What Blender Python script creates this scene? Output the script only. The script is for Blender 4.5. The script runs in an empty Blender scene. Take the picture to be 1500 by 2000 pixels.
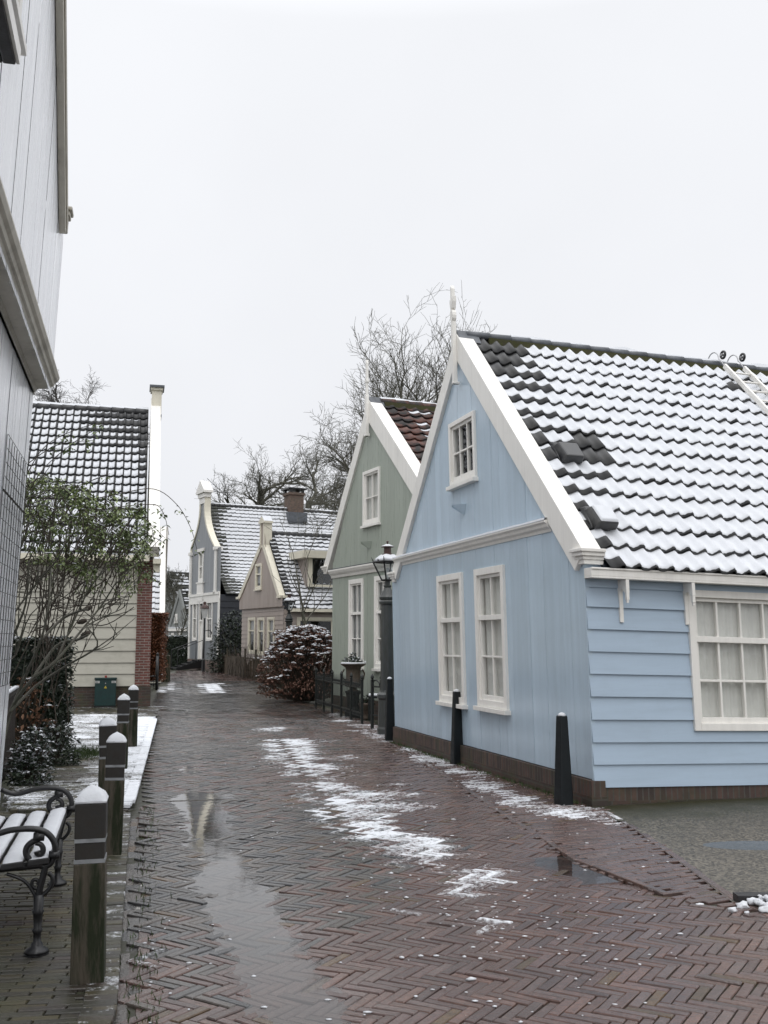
import bpy, bmesh, math, random
from mathutils import Vector, Matrix, noise
R = math.radians
random.seed(7)
sc = bpy.context.scene
COL = sc.collection
# ------------------------------------------------------------------ camera
F, TH, EYE = 1960.0, math.atan(250/1960.0), 1.6          # focal length in photo pixels, tilt, eye height
cd = bpy.data.cameras.new('camera'); cam = bpy.data.objects.new('camera', cd); COL.objects.link(cam)
cam.location = (0, 0, EYE); cam.rotation_euler = (math.pi/2 + TH, 0, 0)
cd.sensor_fit = 'VERTICAL'; cd.sensor_height = 36; cd.lens = F/2000*36; cd.clip_start = .05; cd.clip_end = 3000
sc.camera = cam
# ------------------------------------------------------------------ overcast sky and soft sun
w = bpy.data.worlds.new('World'); sc.world = w; w.use_nodes = True
nt = w.node_tree; N = nt.nodes; LK = nt.links; N.clear()
out = N.new('ShaderNodeOutputWorld'); bg = N.new('ShaderNodeBackground'); bg.inputs['Strength'].default_value = 0.1
sky = N.new('ShaderNodeTexSky'); sky.sky_type = 'NISHITA'; sky.sun_disc = False
sky.sun_elevation = R(50); sky.sun_rotation = R(176); sky.air_density = 1; sky.dust_density = 4
hs = N.new('ShaderNodeHueSaturation'); hs.inputs['Saturation'].default_value = .12
tc = N.new('ShaderNodeTexCoord'); sx = N.new('ShaderNodeSeparateXYZ'); rp = N.new('ShaderNodeValToRGB')
e = rp.color_ramp.elements                                # cloud layer: even near the horizon, brighter overhead
e[0].position = 0.0; e[0].color = (8.4, 8.55, 8.95, 1); e[1].position = 1; e[1].color = (24, 24.3, 25, 1)
m_ = e.new(.55); m_.color = (8.9, 9.05, 9.4, 1); m_ = e.new(.72); m_.color = (16, 16.2, 16.8, 1)
mx = N.new('ShaderNodeMixRGB'); mx.inputs[0].default_value = .93
LK.new(tc.outputs['Generated'], sx.inputs[0]); LK.new(sx.outputs['Z'], rp.inputs[0])
LK.new(sky.outputs[0], hs.inputs['Color']); LK.new(hs.outputs[0], mx.inputs[1]); LK.new(rp.outputs[0], mx.inputs[2])
cn = N.new('ShaderNodeTexNoise'); cn.inputs['Scale'].default_value = 2.2; cn.inputs['Detail'].default_value = 4; LK.new(tc.outputs['Generated'], cn.inputs['Vector'])
cr = N.new('ShaderNodeMapRange'); cr.inputs[1].default_value = .3; cr.inputs[2].default_value = .7; cr.inputs[3].default_value = .955; cr.inputs[4].default_value = 1.03; LK.new(cn.outputs['Fac'], cr.inputs[0])
cm = N.new('ShaderNodeMixRGB'); cm.blend_type = 'MULTIPLY'; cm.inputs[0].default_value = 1; LK.new(mx.outputs[0], cm.inputs[1]); LK.new(cr.outputs[0], cm.inputs[2]); LK.new(cm.outputs[0], bg.inputs['Color']); LK.new(bg.outputs[0], out.inputs[0])
sl = bpy.data.lights.new('sun', 'SUN'); sl.energy = .7; sl.angle = R(60); sl.color = (1, .97, .93)
so = bpy.data.objects.new('sun', sl); COL.objects.link(so); so.rotation_euler = (R(40), 0, R(4))
sc.view_settings.view_transform = 'Standard'; sc.view_settings.look = 'None'; sc.view_settings.exposure = 0.1; sc.view_settings.gamma = 1
sc.cycles.max_bounces = 6; sc.cycles.transparent_max_bounces = 12; sc.cycles.caustics_reflective = False; sc.cycles.caustics_refractive = False
# ------------------------------------------------------------------ measuring the photograph
def ray(px, py):
    a, b = (px-750)/F, (1000-py)/F
    return Vector((a, math.cos(TH)-b*math.sin(TH), math.sin(TH)+b*math.cos(TH)))
def G(px, py, z=0.0):                                     # point of the ground seen at a photo pixel
    d = ray(px, py); t = (z-EYE)/d.z
    return Vector((d.x*t, d.y*t, z))
def AT(px, py, Y):                                        # point at distance Y
    d = ray(px, py); t = Y/d.y
    return Vector((d.x*t, Y, EYE+d.z*t))
def G2(*pts): return [(G(*p).x, G(*p).y) for p in pts]
# ------------------------------------------------------------------ objects
def link(o, parent=None):
    COL.objects.link(o)
    if parent is not None: o.parent = parent
    return o
def tag(o, label, cat, group=None, kind=None):
    if label: o['label'] = label
    if cat: o['category'] = cat
    if group: o['group'] = group
    if kind: o['kind'] = kind
    return o
def thing(name, label, cat, loc=(0, 0, 0), rz=0, group=None):
    o = bpy.data.objects.new(name, None); link(o); o.location = loc; o.rotation_euler = (0, 0, rz); o.empty_display_size = .2
    return tag(o, label, cat, group)
def copy_thing(o, loc, rz, label, group=None):
    def rec(s, par):
        c = s.copy(); COL.objects.link(c); c.parent = par
        for ch in [q for q in COL.objects if q.parent == s]: rec(ch, c)
        return c
    c = rec(o, None); c.location = loc; c.rotation_euler = (0, 0, rz); c['label'] = label
    if group: c['group'] = group
    return c
class MB:
    def __init__(s): s.v = []; s.f = []; s.m = []
    def add(s, vs, fs, mi=0):
        n = len(s.v); s.v.extend([tuple(v) for v in vs])
        for f in fs: s.f.append(tuple(i+n for i in f)); s.m.append(mi)
    def quad(s, a, b, c, d, mi=0): s.add([a, b, c, d], [(0, 1, 2, 3)], mi)
    def hexa(s, p, mi=0):                                  # 8 points: bottom ring, top ring
        s.add(p, [(3, 2, 1, 0), (4, 5, 6, 7), (0, 1, 5, 4), (1, 2, 6, 5), (2, 3, 7, 6), (3, 0, 4, 7)], mi)
    def box(s, x0, x1, y0, y1, z0, z1, mi=0):
        s.hexa([(x0, y0, z0), (x1, y0, z0), (x1, y1, z0), (x0, y1, z0), (x0, y0, z1), (x1, y0, z1), (x1, y1, z1), (x0, y1, z1)], mi)
    def pbox(s, P, u0, u1, v0, v1, d0, d1, mi=0):          # box in a wall's own frame: along, up, inwards
        s.hexa([P(u0, v0, d0), P(u1, v0, d0), P(u1, v0, d1), P(u0, v0, d1), P(u0, v1, d0), P(u1, v1, d0), P(u1, v1, d1), P(u0, v1, d1)], mi)
    def prism(s, poly, off, mi=0):                         # polygon of points extruded by a vector
        n = len(poly); o = Vector(off); a = [Vector(p) for p in poly]; b = [p+o for p in a]
        s.add(a+b, [tuple(range(n))[::-1], tuple(range(n, 2*n))]+[(i, (i+1) % n, n+(i+1) % n, n+i) for i in range(n)], mi)
    def tube(s, pts, r, n=6, mi=0, cap=True):
        pts = [Vector(p) for p in pts]; k = len(pts)
        if not isinstance(r, (list, tuple)): r = [r]*k
        base = len(s.v); up = Vector((0, 0, 1))
        for i, p in enumerate(pts):
            t = (pts[min(i+1, k-1)]-pts[max(i-1, 0)])
            t = t.normalized() if t.length > 1e-9 else up
            a = t.cross(Vector((0, 0, 1)) if abs(t.z) < .9 else Vector((1, 0, 0))).normalized()
            if i and a.dot(la) < 0: a = -a
            a2 = a
            if i:
                a2 = (la-t*la.dot(t)); a2 = a2.normalized() if a2.length > 1e-6 else a
            la = a2; b = t.cross(a2)
            for j in range(n):
                q = 2*math.pi*j/n
                s.v.append(tuple(p+(a2*math.cos(q)+b*math.sin(q))*r[i]))
        for i in range(k-1):
            for j in range(n):
                s.f.append((base+i*n+j, base+i*n+(j+1) % n, base+(i+1)*n+(j+1) % n, base+(i+1)*n+j)); s.m.append(mi)
        if cap:
            s.f.append(tuple(base+j for j in range(n))[::-1]); s.m.append(mi)
            s.f.append(tuple(base+(k-1)*n+j for j in range(n))); s.m.append(mi)
    def lathe(s, prof, n=16, c=(0, 0, 0), mi=0, rot=0):
        base = len(s.v)
        for r, z in prof:
            for j in range(n):
                q = 2*math.pi*j/n+rot; s.v.append((c[0]+r*math.cos(q), c[1]+r*math.sin(q), c[2]+z))
        for i in range(len(prof)-1):
            for j in range(n):
                s.f.append((base+i*n+j, base+i*n+(j+1) % n, base+(i+1)*n+(j+1) % n, base+(i+1)*n+j)); s.m.append(mi)
        s.f.append(tuple(base+j for j in range(n))[::-1]); s.m.append(mi)
        s.f.append(tuple(base+(len(prof)-1)*n+j for j in range(n))); s.m.append(mi)
    def sweep(s, prof, a, b, out, up, mi=0):               # moulding: profile (out, up) carried from a to b
        a = Vector(a); b = Vector(b); out = Vector(out); up = Vector(up)
        s.prism([a+out*p+up*q for p, q in prof], b-a, mi)
    def leaf(s, p, L, W, mi=0, droop=None, fold=.25):
        th = random.uniform(0, 6.283); ph = random.uniform(-.9, .5) if droop is None else droop+random.uniform(-.3, .3)
        d = Vector((math.cos(th)*math.cos(ph), math.sin(th)*math.cos(ph), math.sin(ph)))
        c = d.cross(Vector((random.uniform(-.5, .5), random.uniform(-.5, .5), 1))).normalized(); p = Vector(p)
        n = c.cross(d)
        s.add([p, p+d*L*.5+c*W*.5+n*W*fold, p+d*L, p+d*L*.5-c*W*.5+n*W*fold], [(0, 1, 2), (0, 2, 3)], mi)
    def blob(s, c, rx, ry, rz, seed=0, sub=2, amp=.25, mi=0, half=False):
        bm = bmesh.new(); bmesh.ops.create_icosphere(bm, subdivisions=sub, radius=1)
        vs = []
        for v in bm.verts:
            p = v.co.copy(); k = 1+amp*noise.noise(p*1.7+Vector((seed*3.1, seed*1.7, seed)))
            z = p.z*rz*k
            if half and z < -.1*rz: z = -.1*rz
            vs.append((c[0]+p.x*rx*k, c[1]+p.y*ry*k, c[2]+z))
        s.add(vs, [tuple(v.index for v in f.verts) for f in bm.faces], mi); bm.free()
    def build(s, name, mats, parent=None, smooth=False, xf=None, bev=0, normals=False):
        me = bpy.data.meshes.new(name)
        vs = [xf(*v) for v in s.v] if xf else s.v
        me.from_pydata(vs, [], s.f)
        for m in (mats if isinstance(mats, (list, tuple)) else [mats]): me.materials.append(m)
        if any(s.m): me.polygons.foreach_set('material_index', s.m)
        if smooth: me.polygons.foreach_set('use_smooth', [True]*len(s.f))
        if normals:
            bm = bmesh.new(); bm.from_mesh(me); bmesh.ops.recalc_face_normals(bm, faces=bm.faces); bm.to_mesh(me); bm.free()
        me.update()
        o = link(bpy.data.objects.new(name, me), parent)
        if bev:
            b = o.modifiers.new('bevel', 'BEVEL'); b.width = bev; b.segments = 2; b.limit_method = 'ANGLE'; b.angle_limit = R(40)
        return o
# ------------------------------------------------------------------ materials
def newmat(name):
    m = bpy.data.materials.new(name); m.use_nodes = True; t = m.node_tree
    return m, t, t.nodes, t.links, t.nodes['Principled BSDF']
def nd(N, typ, **kw):
    n = N.new(typ)
    for k, v in kw.items():
        if k in n.inputs: n.inputs[k].default_value = v
        else: setattr(n, k, v)
    return n
def srgb(r, g, b):
    f = lambda c: (c/255/12.92 if c/255 < .04045 else ((c/255+.055)/1.055)**2.4)
    return (f(r), f(g), f(b), 1)
def mixc(N, L, fac, a, b, typ='MIX'):
    m = N.new('ShaderNodeMixRGB'); m.blend_type = typ
    for i, x in ((0, fac), (1, a), (2, b)):
        if isinstance(x, (int, float)): m.inputs[i].default_value = x
        elif isinstance(x, tuple): m.inputs[i].default_value = x
        else: L.new(x, m.inputs[i])
    return m.outputs[0]
def noise_tex(N, L, scale, detail=4, rough=.6, stretch=None, coord='Object'):
    t = N.new('ShaderNodeTexCoord'); v = t.outputs[coord]
    if stretch:
        mp = N.new('ShaderNodeMapping'); mp.inputs['Scale'].default_value = stretch; L.new(v, mp.inputs[0]); v = mp.outputs[0]
    n = N.new('ShaderNodeTexNoise'); n.inputs['Scale'].default_value = scale; n.inputs['Detail'].default_value = detail; n.inputs['Roughness'].default_value = rough
    L.new(v, n.inputs['Vector']); return n.outputs['Fac']
def ramp(N, L, x, p0, p1, c0=(0, 0, 0, 1), c1=(1, 1, 1, 1)):
    r = N.new('ShaderNodeValToRGB'); r.color_ramp.elements[0].position = p0; r.color_ramp.elements[1].position = p1
    r.color_ramp.elements[0].color = c0; r.color_ramp.elements[1].color = c1; L.new(x, r.inputs[0]); return r.outputs[0]
def bump(N, L, h, bs, strength=.3, dist=.01):
    b = N.new('ShaderNodeBump'); b.inputs['Strength'].default_value = strength; b.inputs['Distance'].default_value = dist
    L.new(h, b.inputs['Height']); L.new(b.outputs[0], bs.inputs['Normal'])
def simple(name, c, rough=.6, var=.15, scale=6, detail=5, c2=None, bumps=.15, bscale=40, stretch=None, metal=0, lo=.35, hi=.7, bd=.004, spec=.5):
    m, t, N, L, b = newmat(name)
    if len(c) == 3: c = c+(1,)
    c2 = c2 or tuple(x*(1-var*1.6) for x in c[:3])+(1,)
    f = ramp(N, L, noise_tex(N, L, scale, detail, .65, stretch), lo, hi)
    L.new(mixc(N, L, f, c, c2), b.inputs['Base Color'])
    r = N.new('ShaderNodeMapRange'); r.inputs[3].default_value = rough*.8; r.inputs[4].default_value = min(1, rough*1.25); L.new(f, r.inputs[0]); L.new(r.outputs[0], b.inputs['Roughness'])
    b.inputs['Metallic'].default_value = metal; b.inputs['Specular IOR Level'].default_value = spec
    if bumps: bump(N, L, noise_tex(N, L, bscale, 4, .6, stretch), b, bumps, bd)
    return m
def paint(name, c, rough=.3, dirt=(.12, .11, .08, 1), dirtamt=.25, streak=(14, 14, .7), wav=.12):
    m, t, N, L, b = newmat(name)                           # oil paint on wood: slight streaks, grime in vertical runs
    f = noise_tex(N, L, 1.0, 6, .7, streak); g = noise_tex(N, L, 2.2, 6, .7)
    fr = ramp(N, L, f, .3, .75); gr = ramp(N, L, g, .5, .85)
    ca = mixc(N, L, fr, c, tuple(x*.88 for x in c[:3])+(1,))
    tn = N.new('ShaderNodeAttribute'); tn.attribute_name = 'tone'; t1 = N.new('ShaderNodeMath'); t1.operation = 'ADD'; t1.inputs[1].default_value = 1; L.new(tn.outputs['Fac'], t1.inputs[0]); ca = mixc(N, L, 1, ca, t1.outputs[0], 'MULTIPLY')   # boards differ a little
    mm = N.new('ShaderNodeMath'); mm.operation = 'MULTIPLY'; mm.inputs[1].default_value = dirtamt; L.new(gr, mm.inputs[0])
    L.new(mixc(N, L, mm.outputs[0], ca, dirt), b.inputs['Base Color'])
    r = N.new('ShaderNodeMapRange'); r.inputs[3].default_value = rough*.75; r.inputs[4].default_value = rough*1.4; L.new(fr, r.inputs[0]); L.new(r.outputs[0], b.inputs['Roughness'])
    bump(N, L, noise_tex(N, L, 1.0, 3, .5, (5, 5, 1.2)), b, wav, .02)
    return m
def schlick(N, L, r0, pw=5):                                     # two-sided thin-sheet reflection
    lw = N.new('ShaderNodeLayerWeight'); lw.inputs[0].default_value = .5
    p = N.new('ShaderNodeMath'); p.operation = 'POWER'; p.inputs[1].default_value = pw; L.new(lw.outputs['Facing'], p.inputs[0])
    q = N.new('ShaderNodeMath'); q.operation = 'MULTIPLY_ADD'; q.inputs[1].default_value = 1-r0; q.inputs[2].default_value = r0; L.new(p.outputs[0], q.inputs[0]); return q.outputs[0]
def glass(name, tint=(.9, .92, .92, 1), rough=.015):
    m, t, N, L, b = newmat(name); N.remove(b)
    tr = N.new('ShaderNodeBsdfTransparent'); tr.inputs[0].default_value = tint
    gl = N.new('ShaderNodeBsdfGlossy'); gl.inputs['Roughness'].default_value = rough
    mxn = N.new('ShaderNodeMixShader'); L.new(schlick(N, L, .05), mxn.inputs[0]); L.new(tr.outputs[0], mxn.inputs[1]); L.new(gl.outputs[0], mxn.inputs[2])
    L.new(mxn.outputs[0], N['Material Output'].inputs[0])
    bn = N.new('ShaderNodeBump'); bn.inputs['Strength'].default_value = .25; bn.inputs['Distance'].default_value = .01
    L.new(noise_tex(N, L, 3, 2), bn.inputs['Height']); L.new(bn.outputs[0], gl.inputs['Normal'])
    return m
def brickmat(name, c1, c2, mortar, bw=.21, bh=.065, ms=.009, moss=.3, soldier=False):
    m, t, N, L, b = newmat(name)
    tcn = N.new('ShaderNodeTexCoord'); s = N.new('ShaderNodeSeparateXYZ'); L.new(tcn.outputs['Object'], s.inputs[0])
    ad = N.new('ShaderNodeMath'); ad.operation = 'ADD'; L.new(s.outputs[0], ad.inputs[0]); L.new(s.outputs[1], ad.inputs[1])
    cb = N.new('ShaderNodeCombineXYZ'); L.new(ad.outputs[0], cb.inputs[0]); L.new(s.outputs[2], cb.inputs[1])
    br = N.new('ShaderNodeTexBrick'); L.new(cb.outputs[0], br.inputs['Vector'])
    br.inputs['Color1'].default_value = c1; br.inputs['Color2'].default_value = c2; br.inputs['Mortar'].default_value = mortar
    br.inputs['Scale'].default_value = 1; br.inputs['Mortar Size'].default_value = ms; br.inputs['Brick Width'].default_value = bw; br.inputs['Row Height'].default_value = bh
    if soldier: br.offset = 0
    n1 = noise_tex(N, L, 9, 5); c = mixc(N, L, ramp(N, L, n1, .35, .75), br.outputs[0], mixc(N, L, .55, br.outputs[0], (.02, .02, .02, 1)))
    n2 = ramp(N, L, noise_tex(N, L, 4, 5), .45, .75); mm = N.new('ShaderNodeMath'); mm.operation = 'MULTIPLY'; mm.inputs[1].default_value = moss; L.new(n2, mm.inputs[0])
    L.new(mixc(N, L, mm.outputs[0], c, (.045, .055, .02, 1)), b.inputs['Base Color']); b.inputs['Roughness'].default_value = .75
    inv = N.new('ShaderNodeMath'); inv.operation = 'SUBTRACT'; inv.inputs[0].default_value = 1; L.new(br.outputs['Fac'], inv.inputs[1])
    bump(N, L, inv.outputs[0], b, .6, .008)
    return m
def pavemat(name, rough0=.22, rough1=.5, moss=0.0, snowc=(.72, .74, .775, 1)):
    m, t, N, L, b = newmat(name)                           # wet clay pavers: each brick has its own colour, snow lies in patches
    at = N.new('ShaderNodeAttribute'); at.attribute_name = 'Col'; sn = N.new('ShaderNodeAttribute'); sn.attribute_name = 'snow'
    n1 = noise_tex(N, L, 22, 6, .7); base = mixc(N, L, ramp(N, L, n1, .3, .75), at.outputs['Color'], mixc(N, L, .6, at.outputs['Color'], (.02, .018, .016, 1)))
    if moss:
        n3 = ramp(N, L, noise_tex(N, L, 1.6, 6, .7), .42, .7); mm = N.new('ShaderNodeMath'); mm.operation = 'MULTIPLY'; mm.inputs[1].default_value = moss; L.new(n3, mm.inputs[0])
        base = mixc(N, L, mm.outputs[0], base, (.04, .045, .013, 1))
    nz = noise_tex(N, L, 24, 6, .8)
    a1 = N.new('ShaderNodeMath'); a1.operation = 'MULTIPLY_ADD'; a1.inputs[1].default_value = 1.5; a1.inputs[2].default_value = -1.25; L.new(nz, a1.inputs[0])
    a2 = N.new('ShaderNodeMath'); a2.operation = 'ADD'; L.new(a1.outputs[0], a2.inputs[0]); L.new(sn.outputs['Fac'], a2.inputs[1])
    fac = ramp(N, L, a2.outputs[0], .0, .26)
    L.new(mixc(N, L, fac, base, snowc), b.inputs['Base Color'])
    n2 = ramp(N, L, noise_tex(N, L, 1.3, 5, .6), .35, .7)
    r = N.new('ShaderNodeMapRange'); r.inputs[3].default_value = rough0; r.inputs[4].default_value = rough1; L.new(n2, r.inputs[0])
    L.new(mixc(N, L, fac, r.outputs[0], (.85, .85, .85, 1)), b.inputs['Roughness'])
    hb = N.new('ShaderNodeMath'); hb.operation = 'MULTIPLY_ADD'; hb.inputs[1].default_value = 1.2; L.new(fac, hb.inputs[0]); L.new(noise_tex(N, L, 60, 4), hb.inputs[2])
    bump(N, L, hb.outputs[0], b, .5, .006)
    b.inputs['Specular IOR Level'].default_value = .7
    return m
M = {}
M['blue'] = paint('blue oil paint', srgb(181, 199, 213), .14, dirtamt=.1, wav=.06)
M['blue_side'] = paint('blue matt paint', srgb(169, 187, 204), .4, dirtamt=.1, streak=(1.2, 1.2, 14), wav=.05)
M['green'] = paint('sage green paint', srgb(156, 164, 153), .3, dirtamt=.12)
M['white'] = paint('off white paint', (.84, .82, .775, 1), .4, dirtamt=.14, wav=.05)
M['white_dirty'] = paint('weathered cream paint', (.55, .52, .45, 1), .5, dirt=(.06, .045, .025, 1), dirtamt=.75, streak=(6, 6, 2))
M['palewall'] = paint('pale grey blue paint', srgb(238, 240, 244), .25, dirtamt=.1, streak=(9, 9, .35), wav=.2)
M['cream'] = paint('cream clapboard paint', srgb(184, 181, 169), .5, dirt=(.1, .09, .05, 1), dirtamt=.3, streak=(1, 1, 8))
M['creamtrim'] = paint('cream trim paint', (.72, .68, .56, 1), .45, dirtamt=.15)
M['mauve'] = paint('mauve grey paint', srgb(160, 148, 140), .45, dirtamt=.2)
M['grey'] = paint('slate grey paint', srgb(126, 130, 134), .4, dirtamt=.15)
M['tar'] = paint('black tarred boards', (.012, .015, .022, 1), .5, dirtamt=.1, streak=(1, 1, 8))
M['farwall'] = paint('far grey paint', srgb(135, 138, 136), .5, dirtamt=.2)
M['dark'] = simple('dark interior', (.012, .012, .013), .9, bumps=0)
M['curtain'] = simple('net curtain', (.74, .72, .68), .9, .08, 3, bumps=.1)
M['curtain_dim'] = simple('grey curtain', (.3, .3, .3), .9, .1, 3, bumps=.1)
M['glass'] = glass('window glass')
M['tile'] = simple('black glazed pantile', (.03, .031, .034), .38, .3, 7, c2=(.06, .06, .058, 1), bumps=.2, bscale=25)
M['tile_red'] = simple('mossy red pantile', (.1, .035, .022), .6, .3, 3.0, c2=(.03, .027, .026, 1), bumps=.4, bscale=25, lo=.42, hi=.56)
M['tile_moss'] = simple('weathered grey pantile', (.05, .052, .05), .5, .3, 5, c2=(.075, .08, .06, 1), bumps=.3)
M['snow'] = simple('fresh snow', (.62, .635, .66), .8, .05, 8, bumps=.45, bscale=60, c2=(.58, .595, .625, 1), bd=.006, spec=.2)
M['lead'] = simple('lead ridge', (.1, .11, .125), .45, .3, 4)
M['moss'] = simple('ridge moss', (.035, .03, .012), .95, .3, 30, c2=(.05, .055, .012, 1), bumps=.8, bscale=60)
M['iron'] = simple('black cast iron', (.012, .012, .013), .35, .2, 20, bumps=.2, bscale=80)
M['iron_green'] = simple('dark green iron', (.008, .011, .010), .45, .2, 12, bumps=.2)
M['post_paint'] = simple('blue black paint', (.006, .009, .011), .5, .2, 9, bumps=.15, spec=.3)
M['lampgrey'] = simple('lamp post grey paint', (.05, .053, .055), .35, .3, 5, c2=(.03, .035, .028, 1), stretch=(6, 6, 1))
M['copper'] = simple('dark red copper', (.06, .025, .02), .5, .3, 10)
M['wood_mossy'] = simple('weathered mossy post wood', (.058, .047, .032), .75, .4, 5.5, c2=(.012, .017, .005, 1), bumps=.8, bscale=14, stretch=(3, 3, .45), lo=.42, hi=.58, bd=.012)
M['wood_head'] = simple('tarred post head', (.014, .013, .012), .7, .4, 9, c2=(.026, .022, .018, 1), bumps=.5, bscale=30)
M['bandgrey'] = simple('grey post band', (.26, .27, .28), .6, .2, 20)
M['slat'] = simple('dark bench wood', (.02, .019, .02), .5, .3, 8, stretch=(1, 6, 6))
M['brick_red'] = brickmat('red pier brick', (.17, .052, .04, 1), (.12, .042, .034, 1), (.27, .23, .2, 1), moss=.1)
M['brick_plinth'] = brickmat('old plinth brick', (.085, .045, .034, 1), (.04, .028, .023, 1), (.07, .06, .05, 1), moss=.75)
M['brick_soldier'] = brickmat('soldier course brick', (.11, .062, .048, 1), (.045, .03, .026, 1), (.085, .075, .065, 1), bw=.065, bh=.30, ms=.008, moss=.45, soldier=True)
M['brick_pink'] = brickmat('pinkish plinth brick', (.2, .12, .1, 1), (.15, .1, .085, 1), (.2, .18, .16, 1), moss=.2)
M['pave'] = pavemat('wet clay pavers', .1, .33)
M['pave_moss'] = pavemat('mossy pavement bricks', .3, .65, moss=.7)
M['sand'] = simple('dark joint sand', (.035, .031, .025), .6, .4, 14, c2=(.028, .032, .012, 1), bumps=.6, bscale=60)
M['earth'] = simple('winter ground', (.03, .03, .016), .95, .4, 2, c2=(.02, .024, .01, 1), bumps=.8, bscale=20, bd=.03)
M['leaf'] = simple('green leaf', (.19, .235, .085), .5, .4, 3, c2=(.09, .125, .045, 1), bumps=0, lo=.4, hi=.6)
M['leaf_dark'] = simple('dark evergreen leaf', (.012, .024, .012), .45, .4, 4, c2=(.024, .036, .016, 1), bumps=0)
M['leaf_beech'] = simple('brown beech leaf', (.17, .06, .022), .65, .4, 5, c2=(.08, .032, .015, 1), bumps=0)
M['leaf_dry'] = simple('dry brown flower head', (.17, .088, .062), .8, .4, 6, c2=(.085, .043, .03, 1), bumps=0)
M['leaf_tan'] = simple('tan dry leaf', (.2, .1, .05), .8, .4, 6, c2=(.1, .05, .03, 1), bumps=0)
M['twig'] = simple('brown twig', (.06, .047, .034), .8, .3, 9, bumps=.2)
M['bark'] = simple('grey green bark', (.095, .088, .072), .85, .4, 5, c2=(.065, .068, .046, 1), bumps=.6, bscale=20)
M['bark_far'] = simple('far grey bark', (.10, .095, .088), .9, .3, 5, bumps=0)
M['terracotta'] = simple('weathered urn', (.085, .06, .045), .8, .4, 8, c2=(.05, .045, .03, 1), bumps=.4, bscale=30)
M['cabinet'] = simple('dark green cabinet', (.008, .035, .034), .4, .25, 6, bumps=.1)
M['red'] = simple('red lamp', (.25, .03, .025), .5, .1)
M['label'] = simple('sticker', (.55, .56, .55), .5, .1, bumps=0)
M['yellow'] = simple('yellow warning', (.5, .38, .04), .5, .1, bumps=0)
M['alu'] = simple('aluminium', (.5, .5, .51), .45, .2, 9, metal=.6)
M['fence_brown'] = simple('brown stained pickets', (.03, .02, .015), .7, .3, 6, stretch=(6, 6, 1))
M['fence_old'] = simple('old woven fence', (.08, .055, .035), .85, .4, 5, c2=(.04, .035, .02, 1), stretch=(5, 5, 1))
M['grass'] = simple('grass', (.04, .07, .015), .7, .3, 6, bumps=0)
M['brown_chim'] = brickmat('brown chimney brick', (.17, .095, .065, 1), (.11, .07, .052, 1), (.16, .14, .12, 1), moss=.25)
# water lying on the street
m, t, N_, L_, b = newmat('standing water'); N_.remove(b)
tr = N_.new('ShaderNodeBsdfTransparent'); tr.inputs[0].default_value = (.72, .7, .68, 1); gl = N_.new('ShaderNodeBsdfGlossy'); gl.inputs['Roughness'].default_value = .03
ms = N_.new('ShaderNodeMixShader')
L_.new(schlick(N_, L_, .03, 4.2), ms.inputs[0]); L_.new(tr.outputs[0], ms.inputs[1]); L_.new(gl.outputs[0], ms.inputs[2]); L_.new(ms.outputs[0], N_['Material Output'].inputs[0])
bn = N_.new('ShaderNodeBump'); bn.inputs['Strength'].default_value = .06; bn.inputs['Distance'].default_value = .01; L_.new(noise_tex(N_, L_, 9, 3), bn.inputs['Height']); L_.new(bn.outputs[0], gl.inputs['Normal'])
M['water'] = m
# washed gravel of the yard
m, t, N_, L_, b = newmat('washed gravel concrete')
v = N_.new('ShaderNodeTexVoronoi'); v.inputs['Scale'].default_value = 55; tcn = N_.new('ShaderNodeTexCoord'); L_.new(tcn.outputs['Object'], v.inputs['Vector'])
c = mixc(N_, L_, ramp(N_, L_, v.outputs['Color'], .25, .8), (.03, .027, .022, 1), (.16, .142, .112, 1))
g2 = ramp(N_, L_, noise_tex(N_, L_, .8, 5), .4, .65); c3 = mixc(N_, L_, g2, c, mixc(N_, L_, .5, c, (.05, .045, .035, 1)))
at_ = N_.new('ShaderNodeAttribute'); at_.attribute_name = 'moss'; L_.new(mixc(N_, L_, at_.outputs['Fac'], c3, (.028, .028, .011, 1)), b.inputs['Base Color'])
b.inputs['Roughness'].default_value = .5; bump(N_, L_, v.outputs['Distance'], b, .6, .006)
M['yard'] = m
# ------------------------------------------------------------------ houses
class House:
    """own frame: x along the street front (left to right seen from the street), y into the house, z up; leans and sags a little"""
    def __init__(s, name, label, cat, corner, xdir, lean=0.0, sag=0.0, group=None):
        d = Vector((xdir[0], xdir[1], 0)).normalized()
        s.o = Vector((corner[0], corner[1], 0)); s.X = d; s.Y = Vector((-d.y, d.x, 0)); s.lean = lean; s.sag = sag
        s.e = thing(name, label, cat, s.o, math.atan2(d.y, d.x), group)
    def xf(s, x, y, z): return (x, y-s.lean*z, z-s.sag*y)
    def w(s, x, y, z):
        a = s.xf(x, y, z); return s.o+s.X*a[0]+s.Y*a[1]+Vector((0, 0, a[2]))
    def L(s, px, py, y0=0.0):                              # front-parallel plane y = y0
        d = ray(px, py); c = Vector((0, 0, EYE))-s.o
        dy = d.dot(s.Y)+s.lean*(d.z+s.sag*d.dot(s.Y)); cy = c.dot(s.Y)+s.lean*(c.z+s.sag*c.dot(s.Y))
        t = (y0-cy)/dy; p = c+d*t
        return (p.dot(s.X), p.z+s.sag*y0)
    def S(s, px, py, x0):                                  # side plane x = x0
        d = ray(px, py); c = Vector((0, 0, EYE))-s.o; t = (x0-c.dot(s.X))/d.dot(s.X); p = c+d*t
        z = p.z+s.sag*p.dot(s.Y); return (p.dot(s.Y)+s.lean*z, z)
    def build(s, mb, name, mats, parent=None, **k): return mb.build(name, mats, parent or s.e, xf=s.xf, **k)
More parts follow.
